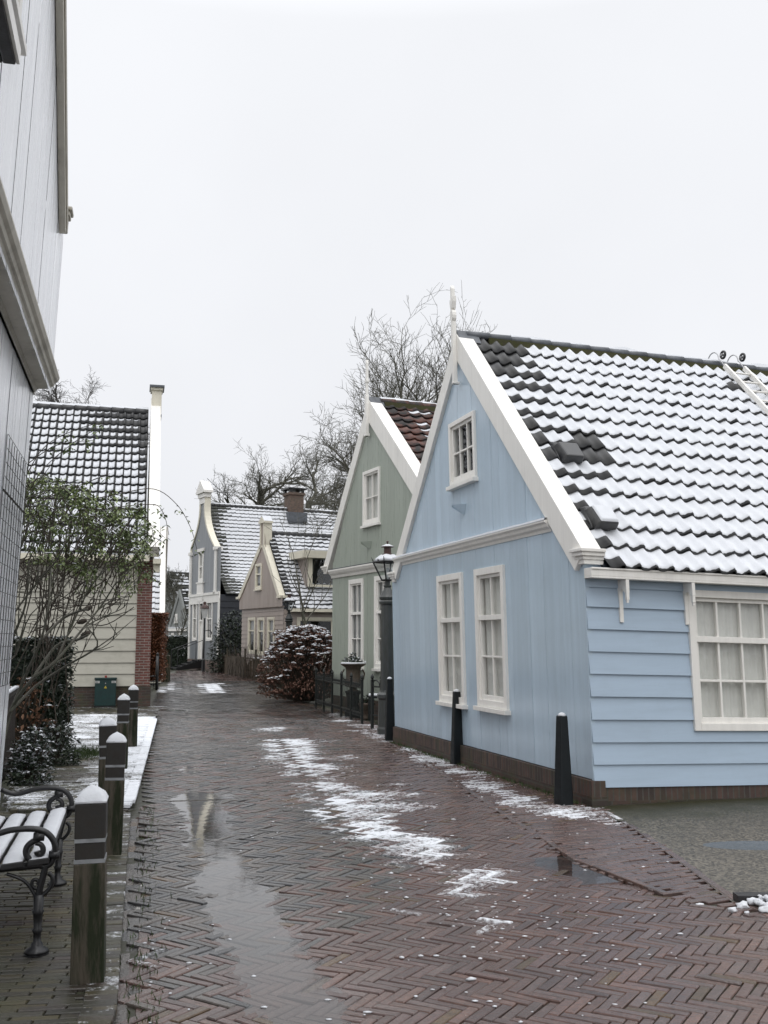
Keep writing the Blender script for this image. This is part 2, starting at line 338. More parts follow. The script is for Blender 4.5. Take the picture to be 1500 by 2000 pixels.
def interp(pts, x):
    if x <= pts[0][0]: return pts[0][1]
    for (a, b), (c, d) in zip(pts, pts[1:]):
        if x <= c: return b+(d-b)*(x-a)/(c-a) if c > a else d
    return pts[-1][1]
def cuts(lo, hi, holes):
    out = [(lo, hi)]
    for a, b in holes:
        nx = []
        for p, q in out:
            if b <= p or a >= q: nx.append((p, q)); continue
            if a > p: nx.append((p, a))
            if b < q: nx.append((b, q))
        out = nx
    return [(p, q) for p, q in out if q-p > 1e-4]
def toned(o, tones):
    a = o.data.attributes.new('tone', 'FLOAT', 'FACE'); a.data.foreach_set('value', tones); return o
def plank_wall(H, name, mat, bot, top, holes=(), pw=.2, y=0.0, gap=.004, seed=1, parent=None):
    """upright boards with real joints; bot/top are lists of (x, z)"""
    rnd = random.Random(seed); mb = MB(); x0, x1 = top[0][0], top[-1][0]; xs = [x0]; edge = set(); tones = []; tone = 0
    while xs[-1] < x1-.08: xs.append(min(x1, xs[-1]+pw*rnd.uniform(.75, 1.3)))
    xs[-1] = x1; edge = set(xs)
    br = sorted(set(xs+[h[0] for h in holes if x0 < h[0] < x1]+[h[1] for h in holes if x0 < h[1] < x1]+[p[0] for p in top[1:-1]]))
    dy = 0
    for a, b in zip(br, br[1:]):
        if a in edge: dy = rnd.uniform(-.0025, .0025); tone = rnd.gauss(0, .028)
        ga = gap if a in edge and a > x0 else 0; gb = gap if b in edge and b < x1 else 0; m = (a+b)/2
        for p, q in cuts(interp(bot, m), 1e3, [(h[2], h[3]) for h in holes if h[0] <= m <= h[1]]):
            za, zb = (interp(bot, a), interp(bot, b)) if p == interp(bot, m) else (p, p)
            ta, tb = (interp(top, a), interp(top, b)) if q > 900 else (q, q)
            if q > 900 and max(ta, tb) <= p: continue
            mb.quad((a+ga/2, y+dy, za), (b-gb/2, y+dy, zb), (b-gb/2, y+dy, max(tb, zb)), (a+ga/2, y+dy, max(ta, za)))
            if gb: mb.quad((b-gb/2, y+dy, zb), (b+gb/2, y+.012, zb), (b+gb/2, y+.012, max(tb, zb)), (b-gb/2, y+dy, max(tb, zb)))
            tones += [tone]*(len(mb.f)-len(tones))
    return toned(H.build(mb, name, mat, parent), tones)
def clap_wall(H, name, mat, P, u0, u1, zs, holes=(), out=.024, seed=1, parent=None, thick=.02):
    """overlapping weatherboards; P(u, v, d) maps the wall's frame; zs are the lower board edges from the ground up"""
    rnd = random.Random(seed); mb = MB(); tones = []
    for i, (a, b) in enumerate(zip(zs, zs[1:])):
        tone = rnd.gauss(0, .022)
        hs = sorted(set([u0, u1]+[h[0] for h in holes if u0 < h[0] < u1]+[h[1] for h in holes if u0 < h[1] < u1]))
        o = out*rnd.uniform(.85, 1.1)
        for p, q in zip(hs, hs[1:]):
            m = (p+q)/2
            for c, d in cuts(a, b, [(h[2], h[3]) for h in holes if h[0] <= m <= h[1]]):
                oc = o*(1-(c-a)/(b-a)); od = o*(1-(d-a)/(b-a))
                mb.quad(P(p, c, -oc), P(q, c, -oc), P(q, d, -od), P(p, d, -od))
                if c == a: mb.quad(P(p, c, .01), P(q, c, .01), P(q, c, -oc), P(p, c, -oc))
                tones += [tone]*(len(mb.f)-len(tones))
    return toned(H.build(mb, name, mat, parent), tones)
def window(H, P, u0, u1, v0, v1, cols=2, rails=(.5,), meet=(), fw=.075, trim='white', curtain='curtain', sill=.04, proud=.035, bar=.024, bev=0.0, label=None, cur_from=0.0, deep=.3):
    mb = MB()
    for a in ((u0, u0+fw, v0, v1), (u1-fw, u1, v0, v1), (u0+fw, u1-fw, v1-fw, v1), (u0+fw, u1-fw, v0, v0+fw)): mb.pbox(P, *a, -proud, .09)
    i0, i1, j0, j1 = u0+fw, u1-fw, v0+fw, v1-fw
    q = lambda a, b, c, d: mb.quad(a, b, c, d, 1)
    a, b, c, d = [P(x, y, deep) for x, y in ((u0+.02, v0+.02), (u1-.02, v0+.02), (u1-.02, v1-.02), (u0+.02, v1-.02))]
    a2, b2, c2, d2 = [P(x, y, .085) for x, y in ((u0+.02, v0+.02), (u1-.02, v0+.02), (u1-.02, v1-.02), (u0+.02, v1-.02))]
    q(a, b, c, d); q(a, b, b2, a2); q(b, c, c2, b2); q(c, d, d2, c2); q(d, a, a2, d2)
    wo = H.build(mb, 'window', [M[trim], M['dark']], bev=bev)
    if label: wo['label'] = label
    sb = MB(); s = .04
    for a in ((i0, i0+s, j0, j1), (i1-s, i1, j0, j1), (i0+s, i1-s, j1-s, j1), (i0+s, i1-s, j0, j0+s*1.4)): sb.pbox(P, *a, -.004, .05)
    for k in range(1, cols):
        x = i0+(i1-i0)*k/cols; sb.pbox(P, x-bar/2, x+bar/2, j0+s, j1-s, .0, .045)
    for r in rails:
        z = j0+(j1-j0)*r; sb.pbox(P, i0+s, i1-s, z-bar/2, z+bar/2, .002, .043)
    for r in meet:
        z = j0+(j1-j0)*r; sb.pbox(P, i0+.003, i1-.003, z-.03, z+.03, -.022, .047)
    H.build(sb, 'sash', M[trim], wo, bev=bev)
    gb = MB(); gb.quad(P(i0+.01, j0+.01, .027), P(i1-.01, j0+.01, .027), P(i1-.01, j1-.01, .027), P(i0+.01, j1-.01, .027))
    H.build(gb, 'pane', M['glass'], wo)
    if curtain:
        cb = MB(); n = max(10, int((i1-i0)/.018)); zt = j1-.005; zb = j0+(j1-j0)*cur_from
        pts = [(i0+(i1-i0)*k/n, .07+.008*math.sin(k*1.3)+.006*math.sin(k*.47+2)) for k in range(n+1)]
        for (x, dd), (x2, d2) in zip(pts, pts[1:]): cb.quad(P(x, zb, dd), P(x2, zb, d2), P(x2, zt, d2), P(x, zt, dd))
        H.build(cb, 'curtain', M[curtain], wo, smooth=True)
    if sill:
        lb = MB(); lb.pbox(P, u0-sill, u1+sill, v0-.055, v0-.002, -proud-.045, .02)
        H.build(lb, 'sill', M[trim], wo, bev=bev)
    return wo
def prof(t, A=.03):                                        # pantile section: hollow, rising to a roll on the right, then a step
    t = t % 1.0 if t not in (0, 1) else t
    if t < .35: return A*.3*(1-t/.35)**2
    if t < .88: q = (t-.35)/.53; return A*q*q*(3-2*q)
    q = (t-.88)/.12; return A*(1-.7*q*q*(3-2*q))
def tile_roof(H, E, Adir, B, nrm, la, lb, na, nb, mat, cov=None, style='full', S=7, bend=None, seed=3, A=.032, th=.016, parent=None, lift=.034, name='roof_tiles', flip=False):
    """S-shaped pantiles laid in courses; snow lies on each tile that cov(i, j) > 0"""
    pf = (lambda k, A: prof(1-k, A)) if flip else prof
    rnd = random.Random(seed); E = Vector(E); Adir = Vector(Adir); B = Vector(B); nrm = Vector(nrm)
    ca, cb = la/na, lb/nb; t = MB(); s = MB()
    def pt(a, b, h):
        return E+Adir*a+B*b+nrm*(h+(bend(b/lb) if bend else 0))
    for j in range(nb):
        for i in range(na):
            db = rnd.uniform(-.012, .012); dh = rnd.uniform(-.003, .004); da = rnd.uniform(-.004, .004); a0 = i*ca+da; b0 = j*cb+db; b1 = (j+1)*cb+.03
            ks = [k/S for k in range(S+1)]; hh = [pf(k, A) for k in ks]; n = len(t.v)
            for k, h in zip(ks, hh): t.v.append(tuple(pt(a0+k*ca, b0, h+dh+lift-.02)))
            for k, h in zip(ks, hh): t.v.append(tuple(pt(a0+k*ca, b0-.002, h+dh+lift)))
            for k, h in zip(ks, hh): t.v.append(tuple(pt(a0+k*ca, b1, h+dh)))
            for k in range(S):
                t.f.append((n+k, n+k+1, n+S+1+k+1, n+S+1+k)); t.m.append(0)
                t.f.append((n+S+1+k, n+S+1+k+1, n+2*S+2+k+1, n+2*S+2+k)); t.m.append(0)
            c = cov(i, j) if cov else 1
            if c <= 0.02: continue
            rows = ((.012, .0, .0), (.022, .75, .2), (.055, 1, .0), (cb*.55, 1.05, .0), (cb-.004, .8, .0)) if style == 'full' else ((.02, .0, 0), (.035, .8, .2), (cb*.5, 1, 0), (cb*.9, .5, 0))
            k0, k1 = 0.0, 1.0
            if style == 'trough':
                k0, k1 = .02, .58+.2*c+rnd.uniform(-.06, .06)
                if flip: k0, k1 = 1-k1, 1-k0
            n = len(s.v); K = S+1
            bb0 = b0+rnd.uniform(0, .012)
            wob = rnd.uniform(0, 9)
            if c < .85: rows = [(cb*(1-c)*.9+r[0]*c, r[1]*max(c, .5), r[2]) for r in rows]
            for rb, rh, _ in rows:
                for q in range(K):
                    k = k0+(k1-k0)*q/(K-1); kk = k % 1.0; f = rb/cb
                    h = pf(k, A) if 0 <= k <= 1 else pf(kk, A)
                    if style == 'full': hs = .05*A+h*.94+th*rh
                    else: hs = h+th*rh*(1 if 0 < q < K-1 else 0.1)
                    wv = .006*math.sin(k*9+wob)+.004*math.sin(k*23+wob*2)
                    s.v.append(tuple(pt(a0+k*ca, bb0+rb+(wv if rb < .06 else 0), hs+dh+lift*(1-f)+.002)))
            for r in range(len(rows)-1):
                for q in range(K-1):
                    s.f.append((n+r*K+q, n+r*K+q+1, n+(r+1)*K+q+1, n+(r+1)*K+q)); s.m.append(0)
    to = H.build(t, name, mat, parent, smooth=True)
    # keep the tile lips crisp
    if s.v:
        H.build(s, 'snow', M['snow'], to, smooth=True)
    return to
def nz(a, b, c=0.0): return noise.noise(Vector((a, b, c)))
# ---- the light blue house -------------------------------------------------
def vpdir(vx):                                             # level direction whose vanishing point is at photo column vx
    d = ray(vx, 1250); return Vector((d.x, d.y, 0)).normalized()
far = vpdir(150); near = -far
c1 = G(1152, 1572)
# far corner: where the front line crosses photo column 772
dd = ray(772, 1446); k = (c1.x*dd.y-c1.y*dd.x)/(far.y*dd.x-far.x*dd.y); W = k
c0 = c1+far*k
B_ = House('blue_house', 'light blue wooden house with snow covered tile roof, nearest on the right', 'house', (c0.x, c0.y), (near.x, near.y), lean=.02, sag=.026)
apx, apz = B_.L(897, 655); W = B_.L(1150, 1300)[0]
pl = lambda px, py, y=0: B_.L(px, py, y)
rf = pl(1146, 1078); lf = pl(774, 1102)
eaveR = rf[1]; 
print('BLUE W', W, 'apex', apx, apz, 'foot', rf, lf)
zbase = pl(1120, 1512)[1]                                  # top of the plinth
front = lambda u, v, d: (u, d, v)
side = lambda u, v, d: (W-d, u, v)
wins = []
for a, b, c, d in ((859, 908, 1121, 1372), (933, 990.5, 1107, 1382)):
    x0 = pl(a, 1240)[0]; x1 = pl(b, 1240)[0]; xm = (a+b)/2
    wins.append((x0, x1, pl(xm, d)[1], pl(xm, c)[1]))
aw = (pl(881, 890)[0], pl(930.5, 865)[0], pl(907, 942)[1], pl(905, 815)[1])
hole = lambda w_: (w_[0]+.03, w_[1]-.03, w_[2]+.03, w_[3]-.03)
slopeR = (apz-rf[1])/(rf[0]-apx); slopeL = (apz-lf[1])/(apx-lf[0])
W0 = 0.0
topline = [(W0, lf[1]-.05), (lf[0], lf[1]-.05), (apx, apz-.1), (W, apz-.1-slopeR*(W-apx))]
plank_wall(B_, 'front_wall', M['blue'], [(0, zbase), (W, zbase)], topline, [hole(x) for x in wins]+[hole(aw)], pw=.2, seed=4)
wb = [pl(1153, y)[1] for y in (1536, 1492, 1449, 1405, 1360, 1316, 1272, 1228, 1184, 1145, 1100)]
wb = [x for x in wb]
s0 = B_.S(1347, 1300, W)[0]
swin = (s0, s0+1.28, B_.S(1350, 1427, W)[1], B_.S(1350, 1152, W)[1])
clap_wall(B_, 'side_wall', M['blue_side'], side, -.0, 8.0, wb, [hole(swin)], out=.022)
mb = MB(); mb.box(W-.03, W+.004, -.006, .045, zbase-.01, eaveR+.05); B_.build(mb, 'corner_board', M['blue'], bev=.004)
mb = MB(); mb.box(W0-.0, W0+.05, .0, 8, zbase, eaveR); mb.box(.05, W-.05, 7.9, 8, zbase, eaveR); B_.build(mb, 'back_wall', M['blue'])
zs_ = wb[0]
mb = MB(); mb.box(.02, W+.035, -.045, .12, -.1, zbase-.16); mb.box(W-.16, W+.012, -.02, 8, -.1, zs_-.13); B_.build(mb, 'plinth', M['brick_plinth'])
mb = MB(); mb.box(.02, W+.03, -.04, .11, zbase-.16, zbase-.01); mb.box(W-.16, W+.008, .12, 8, zs_-.13, zs_-.006); B_.build(mb, 'soldier_course', M['brick_soldier'])
for x in wins: window(B_, front, *x, cols=2, rails=(.345,), meet=(.655,), sill=.035, bev=.004, fw=.085, curtain='curtain')
window(B_, front, *aw, cols=3, rails=(.5,), sill=.03, bev=.004, fw=.06, curtain=None, deep=.5)
window(B_, side, *swin, cols=4, rails=(.335,), meet=(.665,), sill=0, bev=.004, fw=.075, curtain='curtain', proud=.04)
def bargeboard(H, ax, az, fx, fz, w_, y0, y1, mat='white', up=.06, name='bargeboard', snow=False):
    d = Vector((fx-ax, 0, fz-az)).normalized(); n = Vector((d.z, 0, -d.x)); n = n if n.z > 0 else -n
    a = Vector((ax, y0, az)); f = Vector((fx, y0, fz)); mb = MB()
    k = (n*-w_); ia = a+d*0; 
    # meet on the centre line: slide the inner edge along d until it is above the apex column
    inner = a+k; tpar = (ax-inner.x)/d.x if abs(d.x) > 1e-6 else 0; inner = inner+d*tpar
    outer = a+n*up; tp = (ax-outer.x)/d.x; outer = outer+d*tp
    mb.prism([outer, f+n*up, f+k, inner], (0, y1-y0, 0))
    o = H.build(mb, name, M[mat], bev=.006)
    return o
bw = .30
bR = bargeboard(B_, apx, apz, rf[0]+.0, rf[1], .25, -.05, .17, up=.02)
bL = bargeboard(B_, apx, apz, lf[0]-.06, lf[1]-.1, .21, -.05, .17, up=.02)
# moulded end blocks of the bargeboards
def endblock(H, x, z, dx, y0=-.1, y1=.18, k=1.0, mat='white'):
    mb = MB()
    for a, b, h0, h1 in ((.0, .0, 0, .035), (.02, .02, -.04, 0), (.045, .045, -.075, -.04), (.06, .06, -.12, -.075)):
        mb.box(x-.13*k+b, x+.13*k-b, y0+a, y1, z+h0*k, z+h1*k)
    return H.build(mb, 'end_block', M[mat], bev=.006)
endblock(B_, rf[0]-.06, rf[1]-.0, 1)
endblock(B_, lf[0]-.07, lf[1]-.16, -1)
# cornice between the bargeboards, with a crest of snow
cz = pl(930, 1064)[1]+.02; x0 = lf[0]+.05; x1 = pl(1078, 1040)[0]
pr = [(0, -.07), (.012, -.07), (.02, -.04), (.05, -.02), (.06, .01), (.085, .03), (.085, .05), (0, .06)]
mb = MB(); mb.sweep(pr, (x0, 0, cz), (x1, 0, cz), (0, -1, 0), (0, 0, 1)); co = B_.build(mb, 'cornice', M['white'])
mb = MB(); n = 60
for i in range(n):
    a, b = x0+(x1-x0)*i/n, x0+(x1-x0)*(i+1)/n
    h = lambda q: .035+.018*nz(q*3, 1)+.008*nz(q*11, 4)
    y = -.09
    mb.quad((a, y, cz+.051), (b, y, cz+.051), (b, y+.01, cz+.051+h(b)*.7), (a, y+.01, cz+.051+h(a)*.7))
    mb.quad((a, y+.01, cz+.051+h(a)*.7), (b, y+.01, cz+.051+h(b)*.7), (b, -.002, cz+.056+h(b)), (a, -.002, cz+.056+h(a)))
B_.build(mb, 'snow', M['snow'], co, smooth=True)
# finial post on the gable
fz0 = pl(898, 745, -.07)[1]; fz1 = pl(895, 548, -.07)[1]; fx = apx
mb = MB(); y0, y1 = -.11, -.05
mb.box(fx-.028, fx+.028, y0, y1, fz0, apz+.18)
mb.box(fx-.034, fx+.034, y0-.006, y1+.03, fz0-.0, fz0+.03)
def flat(pts, y0, y1): mb.prism([(fx+x, y0, apz+z) for x, z in pts], (0, y1-y0, 0))
flat([(.05*math.cos(q*.524), .26+.085*math.sin(q*.524)) for q in range(12)], y0, y1)
flat([(-.015, .33), (.03, .36), (.055, .45), (.06, .52), (.035, .50), (.025, .46), (0, .47), (-.03, .5), (-.05, .44), (-.035, .38)], y0, y1)
flat([(-.028, .46), (.028, .46), (.024, fz1-apz-.05), (0, fz1-apz), (-.024, fz1-apz-.05)], y0+.005, y1-.005)
B_.build(mb, 'finial', M['white'], bev=.004)
# roof
eav = B_.S(1160, 1107, W+.12); Rz = apz-.06
E = Vector((W+.13, .17, eav[1]+.0)); T = Vector((apx, .17, apz-.04)); Bv = (T-E); lb = Bv.length; Bv.normalize(); Nv = Vector((-Bv.z, 0, Bv.x)) ; Nv = Nv if Nv.z > 0 else -Nv
print('blue slope len', lb, 'eave z', E.z)
def covb(i, j):
    v1 = (i-3.2)**2/3.2+(j-6.3)**2/2.0
    if 14-j <= 2 and i < 3.2-(14-j)*1.0+nz(i, j)*1.0: return 0
    if 14-j <= 3 and i < 4: return .55+.4*nz(i*1.3, j*1.7)
    if i == 0: return .62+.5*nz(j*1.3, 3.3) if j not in (6, 7, 8) else .2
    if v1 < .5: return 0
    if v1 < 1.0: return .5+.4*nz(i*1.9, j*1.9)
    if 0 < i < 3 and abs(j-7) < 4: return .8
    if (i, j) in ((20, 13), (21, 13)): return .3
    return 1
rt = tile_roof(B_, E-Bv*.04, (0, 1, 0), Bv, Nv, 7.8, lb, 43, 15, M['tile'], covb, seed=11, A=.052, th=.012, lift=.038, S=12)
# underside and left slope
mb = MB()
mb.prism([E+Nv*-.01, T+Nv*-.01, T+Nv*-.06, E+Nv*-.06], (0, 7.8, 0))
E2 = Vector((lf[0]-.15, .17, lf[1]-.15)); B2 = (T-E2); lb2 = B2.length; B2.normalize(); N2 = Vector((B2.z*-1, 0, B2.x)); N2 = N2 if N2.z > 0 else -N2
mb.prism([E2-N2*.01, T-N2*.01, T-N2*.06, E2-N2*.06], (0, 7.8, 0)); B_.build(mb, 'roof_boarding', M['tar'])
tile_roof(B_, E2, (0, 1, 0), B2, N2, 7.8, lb2, 36, 15, M['tile'], None, seed=12, S=4, name='roof_tiles')
mb = MB(); pts = [(apx, .1+.3*i, apz+.015+.012*nz(i, 2)) for i in range(27)]
for i in range(26):
    a, b = Vector(pts[i]), Vector(pts[i+1]); mb.tube([a, b+Vector((0, .03, .006))], [.055, .062], 10)
ro = B_.build(mb, 'ridge_cap', M['lead'], smooth=True)
mb = MB(); mb.box(apx-.06, apx+.085, .4, 7.9, apz-.14, apz-.01); B_.build(mb, 'ridge_mortar', M['moss'], ro)
mb = MB(); 
for i in range(80):
    a, b = .75+7*i/80, .75+7*(i+1)/80; h = lambda q: max(.0, .03+.045*nz(q*2.2, 9)+.015*nz(q*9, 3)); z = apz+.065
    if h(a) <= .002 and h(b) <= .002: continue
    mb.quad((apx-.05, a, z-.03), (apx-.05, b, z-.03), (apx-.0, b, z+h(b)), (apx-.0, a, z+h(a))); mb.quad((apx, a, z+h(a)), (apx, b, z+h(b)), (apx+.05, b, z-.035), (apx+.05, a, z-.035))
B_.build(mb, 'snow', M['snow'], ro, smooth=True)
# lead apron beside the finial
mb = MB(); mb.prism([(apx-.13, -.04, apz-.12), (apx, -.04, apz+.07), (apx+.13, -.04, apz-.12)], (0, .3, 0)); B_.build(mb, 'apron', M['lead'], ro)
def vent(a, b, snowy):
    p = E+Bv*b+Vector((0, a, 0)); q = lambda u, v, n: p+Vector((0, u, 0))+Bv*v+Nv*n
    mb = MB(); mb.hexa([q(-.13, -.12, .04), q(.13, -.12, .04), q(.15, .2, .04), q(-.15, .2, .04), q(-.11, -.15, .17), q(.11, -.15, .17), q(.12, .12, .17), q(-.12, .12, .17)])
    mb.hexa([q(-.15, -.1, .03), q(.15, -.1, .03), q(.16, .26, .03), q(-.16, .26, .03), q(-.13, -.02, .07), q(.13, -.02, .07), q(.13, .2, .11), q(-.13, .2, .11)])
    o = B_.build(mb, 'roof_vent', M['tile'], bev=.02)
    if snowy:
        mb = MB(); mb.hexa([q(-.105, -.145, .171), q(.105, -.145, .171), q(.115, .115, .171), q(-.115, .115, .171), q(-.09, -.12, .195), q(.09, -.12, .195), q(.1, .1, .2), q(-.1, .1, .2)]); B_.build(mb, 'snow', M['snow'], o, bev=.01)
        o['label'] = 'snow capped roof vent'
    else: o['label'] = 'bare black roof vent'
def roofpt(px, py):                                        # point of the tiled slope seen at a pixel -> (along, up)
    o = B_.w(*(E+Nv*.08)); y1 = B_.w(*(E+Vector((0, 1, 0))+Nv*.08))-o; b1 = B_.w(*(E+Bv+Nv*.08))-o; n = y1.cross(b1); d = ray(px, py); c = Vector((0, 0, EYE))
    t = (o-c).dot(n)/d.dot(n); q = c+d*t-o; g = b1.dot(b1); 
    A11, A12, A22 = y1.dot(y1), y1.dot(b1), b1.dot(b1); r1, r2 = q.dot(y1), q.dot(b1); det = A11*A22-A12*A12
    return ((r1*A22-r2*A12)/det, (r2*A11-r1*A12)/det)
for px, py, s_ in ((1112, 888, 0), (1176, 1016, 1)):
    a, b = roofpt(px, py); print('vent', a, b); vent(a, b, s_)
# gutter and its brackets
g0 = B_.S(1150, 1127, W+.2)[1]
mb = MB(); gx0, gx1 = W+.02, W+.17
mb.box(gx0, gx1, -.02, 7.9, g0-.0, g0+.02); mb.box(gx1-.015, gx1, -.02, 7.9, g0+.02, g0+.1); mb.box(gx0, gx1-.015, -.02, -.005, g0+.02, g0+.1); mb.box(gx0, gx0+.01, -.005, 7.9, g0+.02, g0+.09)
mb.box(gx1, gx1+.012, -.02, 7.9, g0+.085, g0+.104)
gut = B_.build(mb, 'gutter', M['white'], bev=.004)
mb = MB(); mb.box(gx0+.01, gx1-.016, .0, 7.9, g0+.02, g0+.095); B_.build(mb, 'snow', M['snow'], gut, bev=.01)
for px in (1210, 1337):
    u = B_.S(px, 1170, W)[0]; mb = MB(); z1 = g0-.002
    mb.pbox(side, u-.02, u+.02, z1-.42, z1, -.035, -.0)                      # wall leg
    pts = [(-.03, z1), (-.17, z1), (-.17, z1-.13), (-.135, z1-.13)]+[(-.08-.045*math.cos(q), z1-.14+.05*math.sin(q)) for q in (.3, .8, 1.3, 1.8, 2.3, 2.8)]+[(-.035, z1-.15)]
    mb.prism([side(u-.018, v, d) for d, v in pts], Vector(side(u+.018, 0, 0))-Vector(side(u-.018, 0, 0)))
    mb.pbox(side, u-.016, u+.016, z1-.2, z1-.13, -.168, -.137); mb.pbox(side, u-.011, u+.011, z1-.23, z1-.2, -.163, -.142)
    B_.build(mb, 'gutter_bracket', M['white'], bev=.003)
# painted lead spout
px_, pz_ = pl(905, 993); mb = MB()
mb.prism([(px_-.05, 0, pz_+.05), (px_+.09, 0, pz_+.06), (px_+.03, 0, pz_-.07)], (0, .002, 0)); 
mb.add([(px_-.06, -.14, pz_+.05), (px_+.1, 0, pz_+.05), (px_+.03, 0, pz_-.09), (px_-.06, -.14, pz_+.01), (px_-.08, -.0, pz_+.05)], [(0, 1, 4), (0, 3, 2, 1), (0, 4, 2, 3)]); B_.build(mb, 'spout', M['blue'])
# ladder lying on the roof
ld = thing('roof_ladder', 'white ladder hooked over the ridge of the light blue house', 'ladder')
a0, b0 = roofpt(1415, 722); a1, b1 = roofpt(1452, 738)
rail_a = [a0, a0+.33]; nv = Nv*.10; top = lb-.12
def RW(a, b, n): return B_.w(*(E+Bv*b+Vector((0, a, 0))+Nv*n))
for a in rail_a:
    mb = MB(); q = [RW(a+da, b_, n_) for b_, da, n_ in ((.9, -.018, .09), (.9, .018, .09), (.9, .018, .16), (.9, -.018, .16), (top, -.018, .09), (top, .018, .09), (top, .018, .16), (top, -.018, .16))]
    mb.hexa(q); mb.build('rail', M['white'], ld, bev=.004)
    mb = MB(); pts = [RW(a, top-.02, .12)]+[RW(a, lb+.02+.02*k, .14+.0*k) for k in range(1, 2)]
    c = RW(a, lb+.06, .13); hv = (RW(a, lb-1, 0)-RW(a, lb, 0)); hv.z = 0; hv = -hv.normalized(); rr = .13
    pts += [c+hv*(rr-rr*math.cos(q))+Vector((0, 0, rr*math.sin(q))) for q in [.3*k for k in range(0, 10)]]
    pts += [pts[-1]+hv*.05+Vector((0, 0, -.14))]
    mb.tube(pts, .009, 6); hk = mb.build('hook', M['alu'], ld, smooth=True)
    mb = MB(); cw = c+Vector((0, 0, .07))+hv*-.0+B_.Y*.075; ax = B_.Y*.035
    ring = [cw+hv*(.05*math.cos(q))+Vector((0, 0, .05*math.sin(q))) for q in [i*.3142 for i in range(21)]]; mb.tube(ring, .018, 8); mb.build('wheel', M['iron'], ld, smooth=True)
    mb = MB(); mb.tube([cw-ax, cw+ax], .02, 10); mb.build('hub', M['alu'], ld)
for k in range(16):
    b_ = top-.2-.25*k
    if b_ < .95: break
    mb = MB(); mb.tube([RW(rail_a[0], b_, .13), RW(rail_a[1], b_, .13)], .016, 8); mb.build('rung', M['white'], ld, smooth=True)
# ------------------------------------------------------------------ helper for a whole gabled house
def corner_on(c, d, px):                                   # along direction d from ground point c to photo column px
    r = ray(px, 1250); k = (c.x*r.y-c.y*r.x)/(d.y*r.x-d.x*r.y); return k
def right_slope(H, W, ax, az, ez, over, y0, L, na, nb, mat, cov=None, style='full', bend=None, seed=1, S=5, A=.03, th=.016, lift=.034, ex=None):
    E = Vector(((W+over) if ex is None else ex, y0, ez)); T = Vector((ax, y0, az)); B = T-E; lb = B.length; B.normalize(); Nn = Vector((-B.z, 0, B.x)); Nn = Nn if Nn.z > 0 else -Nn
    tile_roof(H, E, (0, 1, 0), B, Nn, L, lb, na, nb, M[mat], cov, style, S=S, bend=bend, seed=seed, A=A, th=th, lift=lift)
    mb = MB(); n = 8 if bend else 1
    for k in range(n):
        q = [E+B*(lb*t)+Nn*((bend(t) if bend else 0)-.015) for t in (k/n, (k+1)/n)]
        mb.prism([q[0], q[1], q[1]-Nn*.05, q[0]-Nn*.05], (0, L, 0))
    H.build(mb, 'roof_boarding', M['tar'])
    return E, B, Nn, lb
def ridge(H, x, z, y0, y1, mat='lead', snow=.6, r=.09, moss=False):
    mb = MB(); n = max(1, int((y1-y0)/.33))
    for i in range(n):
        a, b = y0+(y1-y0)*i/n, y0+(y1-y0)*(i+1)/n; mb.tube([(x, a, z), (x, b+.02, z+.006)], [r*.93, r], 8)
    o = H.build(mb, 'ridge_cap', M[mat], smooth=True)
    if snow:
        mb = MB(); n = int((y1-y0)/.12)
        for i in range(n):
            a, b = y0+(y1-y0)*i/n, y0+(y1-y0)*(i+1)/n; h = lambda q: max(0, .02+.04*(snow-.4)+.03*nz(q*2.2, x)); 
            if h(a) < .004: continue
            mb.quad((x-r*.7, a, z+r*.6), (x-r*.7, b, z+r*.6), (x, b, z+r+h(b)), (x, a, z+r+h(a))); mb.quad((x, a, z+r+h(a)), (x, b, z+r+h(b)), (x+r*.7, b, z+r*.6), (x+r*.7, a, z+r*.6))
        if mb.v: H.build(mb, 'snow', M['snow'], o, smooth=True)
    return o
def shell(H, W, D, z0, z1, mat, side_only=False):          # far and hidden walls
    mb = MB(); mb.box(0, .06, .06, D, z0, z1); mb.box(.06, W-.06, D-.06, D, z0, z1); return H.build(mb, 'back_wall', M[mat])
# ------------------------------------------------------------------ sage green house
gL = G(648, 1383); gd = -vpdir(-150); gk = corner_on(gL, gd, 862)
H = House('green_house', 'sage green wooden gable house with mossy red tiles behind the blue house', 'house', (gL.x, gL.y), (gd.x, gd.y))
ax, az = H.L(723, 783); W = max(2*ax, 5.2)-.0; pl = H.L
rgt = [pl(815, 930), pl(803, 978)]; slope = (az-rgt[0][1])/(rgt[0][0]-ax); lfo = pl(636, 1108); slL = (az-lfo[1])/(ax-lfo[0])
print('GREEN W', W, 'apex', ax, az, slope, slL, lfo, 'eave', az-slope*(W-ax))
zb = pl(650, 1357)[1]; ez = az-slope*(W-ax)
gw = []
for a, b in ((683, 711), (733, 763)):
    x0, x1 = pl(a, 1200)[0], pl(b, 1200)[0]; gw.append((x0, x1, pl(a, 1302)[1], pl(a, 1133)[1]))
gw[1] = (gw[1][0], gw[1][1], gw[0][2], gw[0][3])
ga = (pl(710.5, 970)[0], pl(743, 970)[0], pl(726, 1024)[1], pl(726, 917)[1])
plank_wall(H, 'front_wall', M['green'], [(0, zb), (W, zb)], [(0, lfo[1]+.02), (max(lfo[0]+.1, .02), lfo[1]+.05), (ax, az-.1), (W, ez-.1)], [hole(x) for x in gw]+[hole(ga)], pw=.19, seed=8)
for x in gw: window(H, front, *x, cols=2, rails=(.3,), meet=(.62,), fw=.1, sill=.03, curtain='curtain_dim', cur_from=0)
window(H, front, *ga, cols=2, rails=(.5,), fw=.07, sill=.03, curtain='curtain')
